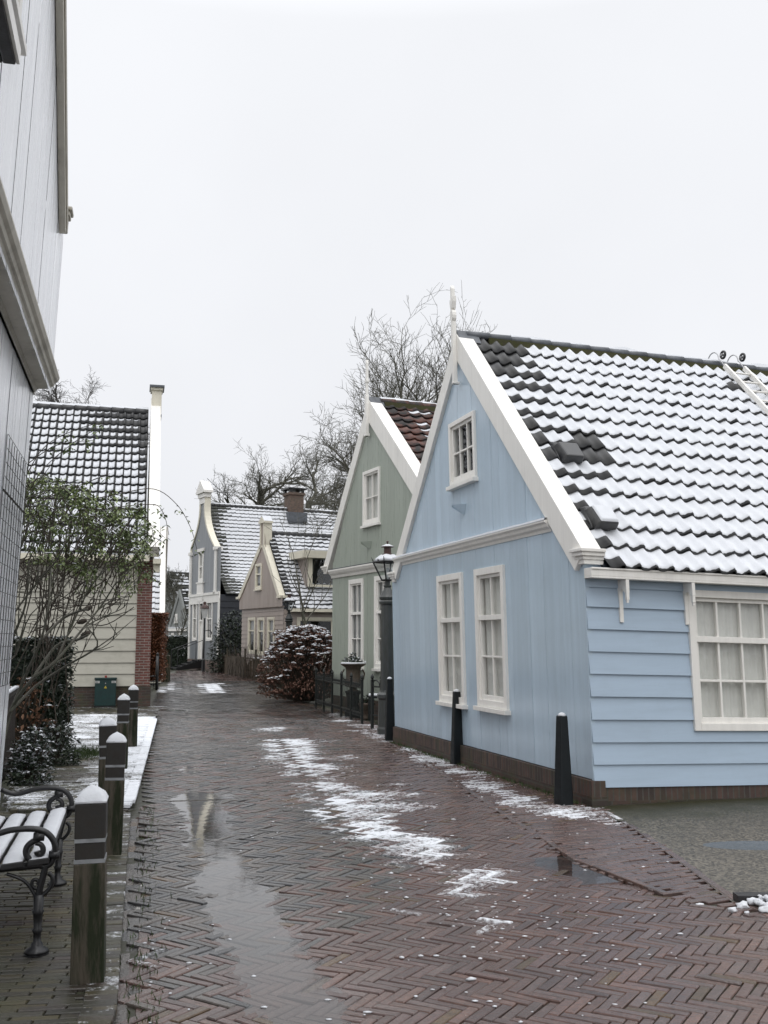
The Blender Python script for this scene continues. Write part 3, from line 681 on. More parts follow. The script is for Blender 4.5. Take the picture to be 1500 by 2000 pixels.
mb = MB(); mb.box(-.0, W, -.03, .1, -.1, zb-.01); mb.box(W-.1, W+.01, .1, 8, -.1, zb-.01); mb.box(-.01, .08, .1, 8, -.1, zb-.01); H.build(mb, 'plinth', M['brick_plinth'])
mb = MB(); mb.box(W-.06, W, .0, 8, zb, ez); mb.box(0, .06, .01, 8, zb, lfo[1]); mb.box(.06, W-.06, 7.9, 8, zb, ez); H.build(mb, 'side_wall', M['green'])
bargeboard(H, ax, az, W+.1, az-slope*(W+.1-ax), .36, -.05, .24, up=.03); bargeboard(H, ax, az, lfo[0], lfo[1], .24, -.05, .24, up=.03)
endblock(H, lfo[0]+.06, lfo[1]-.02, -1, k=1.2)
cz = pl(680, 1117)[1]; mb = MB(); mb.sweep([(0, -.1), (.03, -.1), (.05, -.04), (.09, .0), (.12, .06), (.12, .09), (0, .1)], (.0, 0, cz), (W, 0, cz), (0, -1, 0), (0, 0, 1)); co = H.build(mb, 'cornice', M['white'])
mb = MB(); mb.box(.02, W, -.115, -.003, cz+.095, cz+.112); H.build(mb, 'flashing', M['lead'], co)
fz0, fz1 = pl(724, 852)[1], pl(723, 706)[1]; mb = MB(); mb.box(ax-.045, ax+.045, -.12, -.05, fz0, az+.1); mb.box(ax-.055, ax+.055, -.13, -.03, fz0, fz0+.06); mb.box(ax-.026, ax+.026, -.105, -.055, az+.1, fz1-.05); mb.prism([(ax-.026, -.11, fz1-.05), (ax+.026, -.11, fz1-.05), (ax, -.11, fz1+.03)], (0, .06, 0)); mb.box(ax-.06, ax+.06, -.115, -.045, az+.42, az+.47); H.build(mb, 'finial', M['white'])
E_, Bq, Nq, lbq = right_slope(H, W, ax, az-.04, ez-.12, .15, .24, 7.6, 26, 15, 'tile_red', lambda i, j: (0 if nz(i*.8, j*.7, 3) < .12 else .35+.5*nz(i*1.7, j*1.3, 8)) if i > 1 else 0, S=6, A=.05, lift=.05, th=.012)
right_slope(H, 0, ax, az-.04, lfo[1]-.1, -.1, .24, 7.6, 24, 12, 'tile_red', None, S=3, ex=lfo[0]-.05)
ridge(H, ax, az, .24, 7.8, 'tile_red', .25, .1)
mb = MB(); mb.box(ax-.1, ax+.16, .3, 7.8, az-.16, az-.02); H.build(mb, 'ridge_mortar', M['moss'])
mb = MB(); mb.prism([(ax-.17, -.04, az-.14), (ax, -.04, az+.1), (ax+.17, -.04, az-.14)], (0, .5, 0)); H.build(mb, 'apron', M['lead'])
px_, pz_ = pl(722, 1063); mb = MB(); mb.add([(px_-.08, -.18, pz_+.06), (px_+.12, 0, pz_+.06), (px_+.04, 0, pz_-.12), (px_-.08, -.18, pz_+.01), (px_-.1, 0, pz_+.06)], [(0, 1, 4), (0, 3, 2, 1), (0, 4, 2, 3)]); H.build(mb, 'spout', M['green'])
# ------------------------------------------------------------------ mauve house
d_ = -vpdir(-330); cR = G(553, 1328); k = corner_on(cR, -d_, 472); cL = cR-d_*k
H = House('mauve_house', 'mauve grey house with cream trimmed gable and dormer at the bend', 'house', (cL.x, cL.y), (d_.x, d_.y)); W = k; pl = H.L
ax, az = pl(517, 1068); eR = pl(552, 1163); eL = pl(470, 1166)
zj = pl(510, 1187)[1]; W2 = pl(553, 1250)[0]; zt = pl(515, 1012)[1]
print('MAUVE', W, ax, az, eR, eL, zj, zt)
mz = [(pl(a, 1240)[0], pl(b, 1240)[0], pl((a+b)/2, y1)[1], pl((a+b)/2, y0)[1]) for a, b, y0, y1 in ((485, 499, 1206, 1277), (503.5, 517, 1206, 1280), (522.5, 536.5, 1205, 1283))]
fl = .0
h3 = [hole(x) for x in mz]
nb_ = 14; clap_wall(H, 'front_wall', M['mauve'], front, 0, W, [.35+(zj-.35)*i/nb_ for i in range(nb_+1)], h3, out=.02)
for x in mz: window(H, front, *x, cols=1, rails=(), meet=(.66,), trim='creamtrim', fw=.11, sill=.0, curtain='curtain_dim', cur_from=.55)
ma = (pl(503.5, 1120)[0], pl(516, 1120)[0], pl(510, 1151)[1], pl(510, 1101)[1])
plank_wall(H, 'gable_wall', M['mauve'], [(-.05, zj), (W+.05, zj)], [(-.05, eL[1]), (eL[0]+.12, eL[1]), (ax-.18, az+.1), (ax-.18, zt-.25), (ax, zt-.1), (ax+.18, zt-.25), (ax+.18, az+.1), (min(eR[0], W)-.12, eR[1]), (W+.05, eR[1])], [hole(ma)], y=-.1, pw=.25, gap=.002)
P2 = lambda u, v, d: (u, d-.1, v)
window(H, P2, *ma, cols=1, rails=(), meet=(.6,), trim='creamtrim', fw=.1, sill=.02, curtain='curtain_dim', cur_from=.2)
mb = MB(); mb.box(-.05, W+.05, -.097, .0, zj-.02, zj+.0); H.build(mb, 'jetty_board', M['mauve']); mb = MB(); mb.box(-.06, W+.06, -.03, .1, -.1, .34); H.build(mb, 'base_board', M['mauve'])
for sx_, (fx_, fz_) in ((-1, eL), (1, eR)):
    a = Vector((ax+sx_*.2, -.14, az+.15)); f = Vector((fx_, -.14, fz_)); mb = MB(); n_ = Vector((sx_*(a.z-f.z), 0, abs(f.x-a.x))).normalized()
    mb.prism([a, f, f-n_*.22, a-n_*.22], (0, .3, 0)); mb.box(fx_-.14-(.1 if sx_ > 0 else 0), fx_+.14+(.1 if sx_ < 0 else 0)-.0, -.18, .18, fz_-.1, fz_+.0); H.build(mb, 'bargeboard', M['creamtrim'])
mb = MB(); mb.box(ax-.26, ax-.14, -.14, .22, az-.1, zt-.2); mb.box(ax+.14, ax+.26, -.14, .22, az-.1, zt-.2); mb.prism([(ax-.34, -.18, zt-.25), (ax+.34, -.18, zt-.25), (ax+.34, -.18, zt-.17), (ax, -.18, zt+.04), (ax-.34, -.18, zt-.17)], (0, .42, 0)); g_ = H.build(mb, 'gable_top', M['creamtrim'])
mb = MB(); mb.prism([(ax-.34, -.17, zt-.165), (ax, -.17, zt+.045), (ax+.34, -.17, zt-.165), (ax, -.17, zt+.1)], (0, .4, 0)); H.build(mb, 'snow', M['snow'], g_)
rz = H.S(600, 1030, ax)[1]; ez = H.S(640, 1191, W+.25)[1]; rz = az+.55
print('mauve ridge', rz, 'eave', ez)
right_slope(H, W, ax, rz, ez, .3, .12, 9, 32, 19, 'tile', lambda i, j: max(.1, min(1, .9+.4*nz(i*.7, j*.6)+.3*nz(i*2.1, j*2.3, 3)-.5*(i == 0))), 'full', S=4, A=.05, lift=.05)
right_slope(H, 0, ax, rz, eL[1], -.1, .12, 9, 24, 14, 'tile', None, S=3, ex=-.1)
ridge(H, ax, rz+.05, .12, 9, 'tile', .9, .13)
sd = lambda u, v, d: (W-d, u, v)
s0, z0 = H.S(579, 1260, W); s1 = s0+3.3
sw = (s0, s1, H.S(579, 1275, W)[1]-.2, H.S(579, 1205, W)[1])
clap_wall(H, 'side_wall', M['mauve'], sd, 0, 9, [.35+(ez-.35)*i/13 for i in range(14)], [hole(sw)], out=.02)
window(H, sd, *sw, cols=2, rails=(), trim='creamtrim', fw=.12, sill=0, curtain=None, deep=1.0, bar=.16)
shell(H, W, 9, .1, ez, 'mauve')
mb = MB(); mb.box(W+.22, W+.36, .1, 9, ez-.1, ez+.03); H.build(mb, 'gutter', M['creamtrim'])
# dormer
dz1 = H.S(598, 1083, W-.2)[1]; dy0 = H.S(601, 1110, W-.15)[0]; zt_, zb_ = H.S(603, 1090, W-.15)[1], H.S(603, 1146, W-.15)[1]
xf_ = W-.15; dm = House.__new__(House)
mb = MB(); mb.hexa([(xf_, dy0, zb_), (xf_, dy0+.04, zb_), (xf_-1.4, dy0+.04, zb_), (xf_-1.4, dy0, zb_), (xf_, dy0, zt_), (xf_, dy0+.04, zt_), (xf_-1.4, dy0+.04, zt_), (xf_-1.4, dy0, zt_)]); dmo = H.build(mb, 'dormer', M['mauve']); mb = MB(); mb.box(xf_-1.4, xf_, dy0+2.5, dy0+2.54, zb_, zt_); H.build(mb, 'cheek', M['mauve'], dmo)
mb = MB(); mb.box(xf_-1.9, xf_+.3, dy0-.3, dy0+2.8, zt_, zt_+.3); H.build(mb, 'dormer_roof', M['creamtrim'], dmo); mb = MB(); mb.box(xf_-1.8, xf_+.28, dy0-.28, dy0+2.78, zt_+.302, zt_+.34); H.build(mb, 'snow', M['snow'], dmo)
mb = MB(); mb.box(xf_-.04, xf_+.04, dy0+.0, dy0+.2, zb_, zt_); mb.box(xf_-.04, xf_+.04, dy0+2.3, dy0+2.5, zb_, zt_); mb.box(xf_-.04, xf_+.04, dy0+.2, dy0+2.3, zb_, zb_+.1); H.build(mb, 'dormer_frame', M['creamtrim'], dmo)
mb = MB(); mb.box(xf_-.012, xf_-.004, dy0+.2, dy0+2.3, zb_+.1, zt_); H.build(mb, 'pane', M['glass'], dmo); mb = MB(); mb.box(xf_-.4, xf_-.3, dy0+.05, dy0+2.45, zb_, zt_); H.build(mb, 'room', M['dark'], dmo)
# ------------------------------------------------------------------ tall grey house with the necked gable
d_ = -vpdir(-300); cR = G(427, 1309); k = corner_on(cR, -d_, 369); cL = cR-d_*k
H = House('grey_house', 'tall slate grey house with high necked white edged gable at the far bend', 'house', (cL.x, cL.y), (d_.x, d_.y)); W = k; pl = H.L
ax = W*.5; zt = pl(395, 940)[1]; zs = pl(400, 1163)[1]; zp = pl(400, 1288)[1]; ax = pl(396, 1000)[0]
print('GREY', W, ax, zt, zs, zp)
fs = pl(424, 1070); zf = fs[1]                             # shoulder of the gable
lw = [(pl(a, 1230)[0], pl(b, 1230)[0], pl((a+b)/2, 1252)[1], pl((a+b)/2, 1172)[1]) for a, b in ((376, 385), (403, 415))]
dr = (pl(389, 1230)[0], pl(398, 1230)[0], zp, pl(393, 1170)[1])
plank_wall(H, 'front_wall', M['grey'], [(0, zp), (W, zp)], [(0, zs), (W, zs)], [hole(x) for x in lw]+[hole(dr)], pw=.25, gap=.002)
def gx(z): # half width of the curved gable
    t = max(0, min(1, (z-zf)/(zt-1.6-zf))); return .52+(W*.5-.1-.52)*(1-t)**1.9
nG = 10; zz = [zf+(zt-1.6-zf)*i/nG for i in range(nG+1)]
prof_ = [(.0, zf), ]+[(ax-gx(z), z) for z in zz if ax-gx(z) > .01]+[(ax-.5, zt-.75), (ax+.5, zt-.75)]+[(min(ax+gx(z), W-.01), z) for z in zz[::-1]]+[(W, zf)]
prof_ = sorted(prof_, key=lambda p: p[0])
awn = (pl(388, 1130)[0], pl(397, 1130)[0], pl(392, 1137)[1], pl(392, 1078)[1])
plank_wall(H, 'gable_wall', M['grey'], [(0, zs), (W, zs)], prof_, [hole(awn)], pw=.3, gap=.002)
for x in lw: window(H, front, *x, cols=2, rails=(), meet=(.55,), fw=.14, sill=.0, curtain='curtain_dim', cur_from=.4)
window(H, front, *awn, cols=2, rails=(), meet=(.5,), fw=.16, sill=0, curtain='curtain_dim')
mb = MB(); mb.box(awn[0]-.16, awn[1]+.16, -.08, .02, awn[3], awn[3]+.18); H.build(mb, 'window_hood', M['white']); mb = MB(); mb.box(awn[0]-.1, awn[1]+.1, -.07, .02, awn[2]-1.1, awn[2]); mb.box(awn[0]-.2, awn[1]+.2, -.1, .02, awn[2]-.08, awn[2]-.0); H.build(mb, 'window_apron', M['white'])
mb = MB(); mb.pbox(front, dr[0], dr[0]+.12, dr[2], dr[3], -.06, .08); mb.pbox(front, dr[1]-.12, dr[1], dr[2], dr[3], -.06, .08); mb.pbox(front, dr[0]+.12, dr[1]-.12, dr[3]-.12, dr[3], -.06, .08); mb.pbox(front, dr[0]+.12, dr[1]-.12, dr[2]+2.1, dr[2]+2.2, -.03, .08); do = H.build(mb, 'door_frame', M['white'])
mb = MB(); mb.pbox(front, dr[0]+.12, dr[1]-.12, dr[2], dr[2]+2.1, .03, .07); d2 = H.build(mb, 'door', M['white'], do); mb = MB(); mb.pbox(front, dr[1]-.22, dr[1]-.17, dr[2]+1, dr[2]+1.05, -.03, .03); H.build(mb, 'handle', M['iron'], d2)
mb = MB(); mb.pbox(front, dr[0]+.12, dr[1]-.12, dr[2]+2.2, dr[3]-.12, .05, .06); H.build(mb, 'fanlight', M['dark'], do)
for sx_ in (-1, 1):                                        # white curved edge boards
    mb = MB(); pts = [(ax+sx_*gx(z), z) for z in zz]+[(ax+sx_*.52, zt-.9)]; pts = [(max(-.02, min(W+.02, a)), b) for a, b in pts]
    for (a, b), (c, e_) in zip(pts, pts[1:]): mb.hexa([(a, -.05, b), (a-sx_*.2, -.05, b), (a-sx_*.2, .3, b), (a, .3, b), (c, -.05, e_), (c-sx_*.2, -.05, e_), (c-sx_*.2, .3, e_), (c, .3, e_)])
    H.build(mb, 'edge_board', M['creamtrim'])
    xo = ax+sx_*(W*.5-.12); xo = max(.12, min(W-.12, xo)); mb = MB(); mb.box(xo-.14, xo+.14, -.08, .02, zs+.15, zf-.05); mb.box(xo-.22, xo+.22, -.14, .3, zf-.1, zf+.08); mb.box(xo-.16, xo+.16, -.1, .02, zs, zs+.2); H.build(mb, 'pilaster', M['white'])
mb = MB(); mb.box(ax-.6, ax+.6, -.12, .3, zt-1.0, zt-.75); mb.box(ax-.75, ax+.75, -.2, .35, zt-.75, zt-.62); mb.prism([(ax-.75, -.2, zt-.62), (ax+.75, -.2, zt-.62), (ax, -.2, zt)], (0, .55, 0)); mb.box(ax-.5, ax+.5, -.06, .02, zt-1.35, zt-1.0); H.build(mb, 'pediment', M['white'])
mb = MB(); mb.box(0, W, -.1, .0, zs-.02, zs+.12); mb.box(0, W, -.06, -.0, zs-.45, zs-.02); mb.box(0, .22, -.06, 0, zp, zs-.45); mb.box(W-.22, W, -.06, 0, zp, zs-.45); H.build(mb, 'frieze', M['white'])
mb = MB(); mb.box(-.02, W+.03, -.05, .2, -.1, zp); mb.box(W-.2, W+.03, .2, 14, -.1, .9); H.build(mb, 'plinth', M['brick_pink'])
sd = lambda u, v, d: (W-d, u, v); ez = H.S(460, 1161, W+.2)[1]
clap_wall(H, 'side_wall', M['tar'], sd, 0, 15, [.9+(ez-.9)*i/9 for i in range(10)], [], out=.04); shell(H, W, 15, .9, ez, 'tar')
rz = H.S(420, 988, ax)[1]; print('grey eave', ez, 'ridge', rz)
bend = lambda t: -.65*math.sin(math.pi*min(1, max(0, t)))*(1-min(1, max(0, t)))**.6
right_slope(H, W, ax, rz, ez, .15, .3, 15, 56, 26, 'tile_moss', lambda i, j: max(0, min(1, .42+(i-1)*.28+.35*nz(i*.5, j*.4)+.3*nz(i*2.3, j*2.1, 4)-.5*max(0, j-21)*(i < 11)*.35-(j < 5)*.3)), 'full', bend=bend, S=4, A=.045, lift=.045, th=.014)
right_slope(H, 0, ax, rz, ez, 0, .3, 15, 30, 16, 'tile_moss', None, bend=bend, S=2, ex=-.1)
ridge(H, ax, rz+.04, .3, 15, 'tile', .8, .12)
ch0 = H.S(574, 990, ax)[0]; chz = H.S(574, 955, ax)[1]
mb = MB(); mb.box(ax-.45, ax+.45, ch0-.45, ch0+.45, rz-.9, chz-.25); mb.box(ax-.52, ax+.52, ch0-.52, ch0+.52, chz-.42, chz-.28); co = H.build(mb, 'chimney', M['brown_chim'])
mb = MB(); mb.box(ax-.6, ax+.6, ch0-.6, ch0+.6, chz-.08, chz); [mb.box(ax+a-.07, ax+a+.07, ch0+b-.07, ch0+b+.07, chz-.25, chz-.08) for a in (-.4, .4) for b in (-.4, .4)]; H.build(mb, 'chimney_cap', M['iron'], co)
mb = MB(); mb.box(ax-.02, ax+.65, ch0-.6, ch0+.6, rz-.75, rz-.15); H.build(mb, 'flashing', M['lead'], co)
# steps to the front door with rails, seen from the side
st = thing('entrance_steps', 'black iron entrance steps with thin handrails before the tall grey house', 'steps')
xc = (dr[0]+dr[1])/2
mb = MB()
for i in range(5):
    zq = zp*(1-i/5.)-.02; mb.box(xc-.55, xc+.55, -.35-.3*i, -.06-.3*i, zq-.05, zq)
mb.xx = 0; H_w = [tuple(H.w(*v)) for v in mb.v]; mb.v = H_w; mb.build('treads', M['iron'], st)
for sx_ in (-.6, .6):
    mb = MB(); mb.prism([(xc+sx_-.03, -.05, zp), (xc+sx_-.03, -1.75, .02), (xc+sx_-.03, -1.45, -.06), (xc+sx_-.03, -.05, zp-.45)], (.06, 0, 0)); mb.v = [tuple(H.w(*v)) for v in mb.v]; mb.build('stringer', M['iron'], st)
    mb = MB(); mb.tube([H.w(xc+sx_, -.1, zp), H.w(xc+sx_, -.1, zp+1.05), H.w(xc+sx_, -1.5, 1.05), H.w(xc+sx_, -1.5, .1)], .025, 5); mb.build('handrail', M['iron'], st)
# wires from the gable top
for i, (p, q) in enumerate((((402, 937), (462, 985)), ((404, 951), (452, 970)), ((404, 959), (450, 962)))):
    mb = MB(); a = H.w(ax+.4, .1, pl(396, p[1])[1]); b = AT(q[0], q[1], a.y+9); mb.tube([a, a.lerp(b, .5)-Vector((0, 0, .05)), b], .02, 4)
    o = mb.build('stay_wire', M['iron'], smooth=True); tag(o, ['topmost thin wire running back from the grey gable top', 'middle thin wire running back from the grey gable top', 'lowest thin wire running back from the grey gable top'][i], 'wire', 'stay wires of the grey gable')
# ------------------------------------------------------------------ cream house on the left (front seen edge-on)
cN = G(291, 1379); d_ = vpdir(262)
H = House('cream_house', 'cream weatherboard house with red brick pier and snowy tile roof on the left', 'house', (cN.x, cN.y), (d_.x, d_.y), lean=-.0); W = 6.4; ax = W/2
zpl = H.S(200, 1340, 0)[1]; ezw = H.S(250, 1085, 0)[1]; ps = H.S(267, 1200, 0)[0]; rz = H.S(200, 803, ax)[1]; D_ = 12
print('CREAM pl', zpl, 'eave', ezw, 'ridge', rz, 'pier', ps)
sdn = lambda u, v, d: (d, u, v)
ys_ = [1340, 1316, 1294, 1271, 1247.5, 1224.5, 1201, 1178, 1157, 1135, 1113, 1096, 1070]
clap_wall(H, 'side_wall', M['cream'], sdn, ps-.02, D_, [H.S(240, y, 0)[1] for y in ys_], [], out=.03)
mb = MB(); mb.box(-.05, .25, .0, ps, -.1, ezw-.1); H.build(mb, 'brick_pier', M['brick_red'])
mb = MB(); mb.box(-.08, .28, -.03, ps+.03, -.1, .5); mb.box(.005, .2, ps+.03, D_, -.1, zpl-.005); H.build(mb, 'plinth', M['brick_plinth'])
plank_wall(H, 'front_wall', M['cream'], [(.26, .3), (W, .3)], [(0.26, ezw), (ax, rz-.2), (W, ezw)], [], pw=.2)
mb = MB(); mb.box(.26, W, .02, .1, -.1, .3); mb.box(W-.1, W, .1, D_, 0, ezw); mb.box(.3, W-.1, D_-.1, D_, 0, ezw); H.build(mb, 'back_wall', M['cream'])
E = Vector((-.28, .2, ezw+.02)); T = Vector((ax, .2, rz)); Bv2 = T-E; lb2 = Bv2.length; Bv2.normalize(); N2 = Vector((-Bv2.z, 0, Bv2.x))
def covc(i, j):
    v = .95-max(0, (j-11)*.17)*max(0, 1-(i-1)/9)-(.5 if i == 0 and j > 8 else 0)+.16*nz(i*1.9, j*1.7, 2)
    return max(0, min(1, v))
tile_roof(H, E, (0, 1, 0), Bv2, N2, 11.6, lb2, 58, 18, M['tile'], covc, 'trough', S=10, A=.05, lift=.045, th=.022, seed=21, flip=True)
mb = MB(); mb.prism([E-N2*.02, T-N2*.02, T-N2*.08, E-N2*.08], (0, 11.6, 0)); E3 = Vector((W+.28, .2, ezw)); mb.prism([E3, T+Vector((0, 0, .03)), T+Vector((0, 0, -.05)), E3+Vector((0, 0, -.08))], (0, 11.6, 0)); H.build(mb, 'roof_boarding', M['tar'])
ridge(H, ax, rz+.03, .2, 11.8, 'tile', .85, .11)
mb = MB(); mb.box(-.42, -.28, .1, D_, ezw-.14, ezw-.02); mb.box(-.42, .0, .1, D_, ezw-.16, ezw-.142); gu = H.build(mb, 'gutter', M['creamtrim']); mb = MB(); mb.box(-.41, -.29, .1, D_, ezw-.018, ezw+.02); H.build(mb, 'snow', M['snow'], gu)
mb = MB(); u = H.S(262, 1090, 0)[0]; mb.pbox(sdn, u-.03, u+.03, ezw-.75, ezw-.16, -.09, -.02); mb.pbox(sdn, u-.03, u+.03, ezw-.26, ezw-.16, -.36, -.09); H.build(mb, 'gutter_bracket', M['creamtrim'])
# white bargeboard (we see its thickness) and the boxed post on the gable top
mb = MB(); y0, y1 = -.13, .14; a = Vector((-.35, y0, ezw-.05)); f = Vector((ax, y0, rz+.45)); nn = N2
mb.prism([a, a+nn*.36, f, f-Vector((0, 0, .5))], (0, y1-y0, 0)); a2 = Vector((W+.35, y0, ezw-.05)); n2 = Vector((-nn.x, 0, nn.z)); mb.prism([a2, f-Vector((0, 0, .5)), f, a2+n2*.36], (0, y1-y0, 0)); H.build(mb, 'bargeboard', M['white'])
zc = H.S(303, 757, ax)[1]; mb = MB(); mb.box(ax-.22, ax+.22, y0-.02, y1-.02, rz-.2, zc-.1); g_ = H.build(mb, 'gable_post', M['creamtrim'], bev=.01); mb = MB(); mb.box(ax-.34, ax+.34, y0-.09, y1+.05, zc-.06, zc); H.build(mb, 'post_cap', M['lead'], g_); mb = MB(); mb.box(ax-.28, ax+.28, y0-.05, y1+.02, zc-.13, zc-.06); H.build(mb, 'cap_moulding', M['creamtrim'], g_)
mb = MB(); mb.box(ax-.24, ax+.24, y0-.03, y1-.01, rz-.12, rz-.06); H.build(mb, 'lead_band', M['lead'], g_); mb = MB(); mb.box(-.3, .0, y0-.03, y0+.12, ezw-.42, ezw-.22); mb.box(-.44, .0, y0-.05, y0+.14, ezw-.22, ezw-.1); H.build(mb, 'end_block', M['creamtrim'])
# ------------------------------------------------------------------ next house behind it: one snowy slope and a white bargeboard show
cN = G(318, 1334); d_ = vpdir(285)
H = House('white_trim_house', 'low house with snowy roof edge and white bargeboard behind the cream house', 'house', (cN.x, cN.y), (d_.x, d_.y)); W = 5.6; ax = 2.8
ez2 = H.S(305, 1203, 0)[1]; rz2 = ez2+3.3
clap_wall(H, 'side_wall', M['cream'], sdn, 0, 8, [.1+(ez2-.1)*i/10 for i in range(11)], [], out=.02)
plank_wall(H, 'front_wall', M['cream'], [(0, 0), (W, 0)], [(0, ez2), (ax, rz2), (W, ez2)], [], pw=.25); shell(H, W, 8, 0, ez2, 'cream')
E = Vector((-.15, .1, ez2)); T = Vector((ax, .1, rz2)); B4 = T-E; l4 = B4.length; B4.normalize(); N4 = Vector((-B4.z, 0, B4.x)); tile_roof(H, E, (0, 1, 0), B4, N4, 7.8, l4, 30, 15, M['tile'], lambda i, j: .9, 'full', S=6, A=.05, lift=.05, th=.02, seed=5, flip=True)
mb = MB(); mb.prism([E-N4*.02, T-N4*.02, T-N4*.08, E-N4*.08], (0, 7.8, 0)); mb.prism([(W+.15, .1, ez2), (ax, .1, rz2+.03), (ax, .1, rz2-.05), (W+.15, .1, ez2-.08)], (0, 7.8, 0)); H.build(mb, 'roof_boarding', M['tar'])
mb = MB(); mb.prism([E+Vector((-.1, -.1, -.15)), E+Vector((-.1, -.1, -.15))+N4*.34, T+Vector((0, -.1, .4)), T+Vector((0, -.1, -.1))], (0, .2, 0)); mb.prism([(W+.2, -.1, ez2-.1), (ax, -.1, rz2-.1), (ax, -.1, rz2+.4), (W+.4, -.1, ez2+.1)], (0, .34, 0)); H.build(mb, 'bargeboard', M['snow'] if False else M['white'])
mb = MB(); mb.box(-.25, -.1, 0, 8, ez2-.12, ez2); H.build(mb, 'gutter', M['white'])
# ------------------------------------------------------------------ houses far beyond the bend
def far_house(name, label, pxl, pxr, py_e, py_a, Y, depth, mat, slope_snow, vx, wins_):
    a = AT(pxl, 1250, Y); d_ = -vpdir(vx); cL = Vector((a.x, a.y, 0)); k = corner_on(cL, d_, pxr)
    H = House(name, label, 'house', (cL.x, cL.y), (d_.x, d_.y)); W = k; ax = W/2; ez = H.L((pxl+pxr)/2, py_e)[1]; az = H.L((pxl+pxr)/2, py_a)[1]; print(name, W, ez, az)
    hs_ = [(H.L(a, 1200)[0], H.L(b, 1200)[0], H.L(a, d)[1], H.L(a, c)[1]) for a, b, c, d in wins_]
    plank_wall(H, 'front_wall', M[mat], [(0, 0), (W, 0)], [(0, ez), (ax, az), (W, ez)], [hole(x) for x in hs_], pw=.4, gap=.002)
    for x in hs_: window(H, front, *x, cols=2, rails=(.5,), fw=.12, sill=.05, curtain=None)
    mb = MB(); mb.box(W-.05, W, .01, depth, 0, ez); H.build(mb, 'side_wall', M[mat]); shell(H, W, depth, 0, ez, mat)
    right_slope(H, W, ax, az+.05, ez-.1, .2, .2, depth, int(depth/.3), 16, 'tile_moss', lambda i, j: .8 if nz(i*.6, j*.6) > slope_snow else 0, 'full', S=3, A=.06, lift=.06)
    right_slope(H, 0, ax, az+.05, ez-.1, 0, .2, depth, int(depth/.3), 16, 'tile_moss', lambda i, j: .8 if nz(i*.6, j*.6) > slope_snow else 0, 'full', S=3, A=.06, ex=-.2)
    bargeboard(H, ax, az+.1, W+.2, ez-.05, .16, -.08, .1, 'farwall'); bargeboard(H, ax, az+.1, -.2, ez-.05, .16, -.08, .1, 'farwall'); ridge(H, ax, az+.1, .2, depth, 'tile', .8, .12)
    return H
H = far_house('far_gable_house', 'small grey gable house with white edges far beyond the hedge', 331, 366, 1232, 1158, 74, 9, 'farwall', -.1, -1500, ((342, 347, 1199, 1216), (336, 341.5, 1236, 1245), (350, 355.5, 1236, 1245)))
mb = MB(); z_ = H.L(345, 1230)[1]; W_ = H.L(366, 1230)[0]; mb.box(0, W_, -.15, 0, z_-.1, z_+.1); c_ = H.build(mb, 'cornice', M['white']); mb = MB(); mb.box(0, W_, -.16, 0, z_+.101, z_+.2); H.build(mb, 'snow', M['snow'], c_)
far_house('far_tile_house', 'dark tiled house with snow dusted roof farthest down the street', 300, 352, 1215, 1120, 92, 18, 'farwall', .05, -1500, ())
# ------------------------------------------------------------------ tall pale house at the left edge
d_ = vpdir(268); k0 = AT(14, 1250, 9.8); cF = Vector((k0.x, k0.y, 0)); L_ = 9.0; cN = cF-d_*L_
H = House('pale_house', 'tall pale grey plank house with weathered cornices at the left edge', 'house', (cN.x, cN.y), (d_.x, d_.y), lean=.034); W = L_; pl = H.L
zc0 = pl(70, 764)[1]; zc1 = pl(106, 718, -.25)[1]; foot = pl(131, 440, -.235); top_ = pl(127, 0, -.235)
print('PALE', zc0, zc1, foot, top_, cF)
lh = lambda u, v, d: (u, d, v); uh = lambda u, v, d: (u, d-.17, v)
plank_wall(H, 'lower_wall', M['palewall'], [(0, 0), (W, 0)], [(0, zc0), (W, zc0)], [], pw=.16, gap=.006, seed=3)
sl_ = (top_[1]-foot[1])/(foot[0]-top_[0]); xa = W/2; za = foot[1]+sl_*(foot[0]-xa)
uw = (pl(-12, 40, -.17)[0]-.3, pl(28, 60, -.17)[0], pl(26, 85, -.17)[1], pl(26, 85, -.17)[1]+1.4)
plank_wall(H, 'upper_wall', M['palewall'], [(0, zc1-.1), (W, zc1-.1)], [(0, foot[1]), (xa, za), (W-.02, foot[1]+.0)], [hole(uw)], pw=.3, gap=.0035, y=-.17, seed=5)
window(H, uh, *uw, cols=2, rails=(.5,), fw=.09, sill=.04, curtain='curtain', bev=.004)
mb = MB(); pr = [(0, -.12), (.03, -.12), (.05, -.085), (.17, -.075), (.18, -.055), (.20, -.05), (.21, -.02), (.235, -.005), (.25, .03), (.25, .045), (.24, .05), (.17, .09), (0, .1)]
zc_ = zc1+.02; mb.sweep(pr, (0, 0, zc_), (W-.12, 0, zc_), (0, -1, 0), (0, 0, 1)); H.build(mb, 'cornice', M['white_dirty'])
mb = MB(); mb.sweep([(0, -.03), (.015, -.03), (.02, -.005), (.035, .0), (.04, .02), (.05, .03), (.05, .045), (0, .05)], (0, 0, zc0), (W+.03, 0, zc0), (0, -1, 0), (0, 0, 1)); H.build(mb, 'moulding', M['white_dirty'])
mb = MB(); mb.box(0, W, -.02, .0, zc0+.05, zc1-.1); H.build(mb, 'frieze', M['white'])
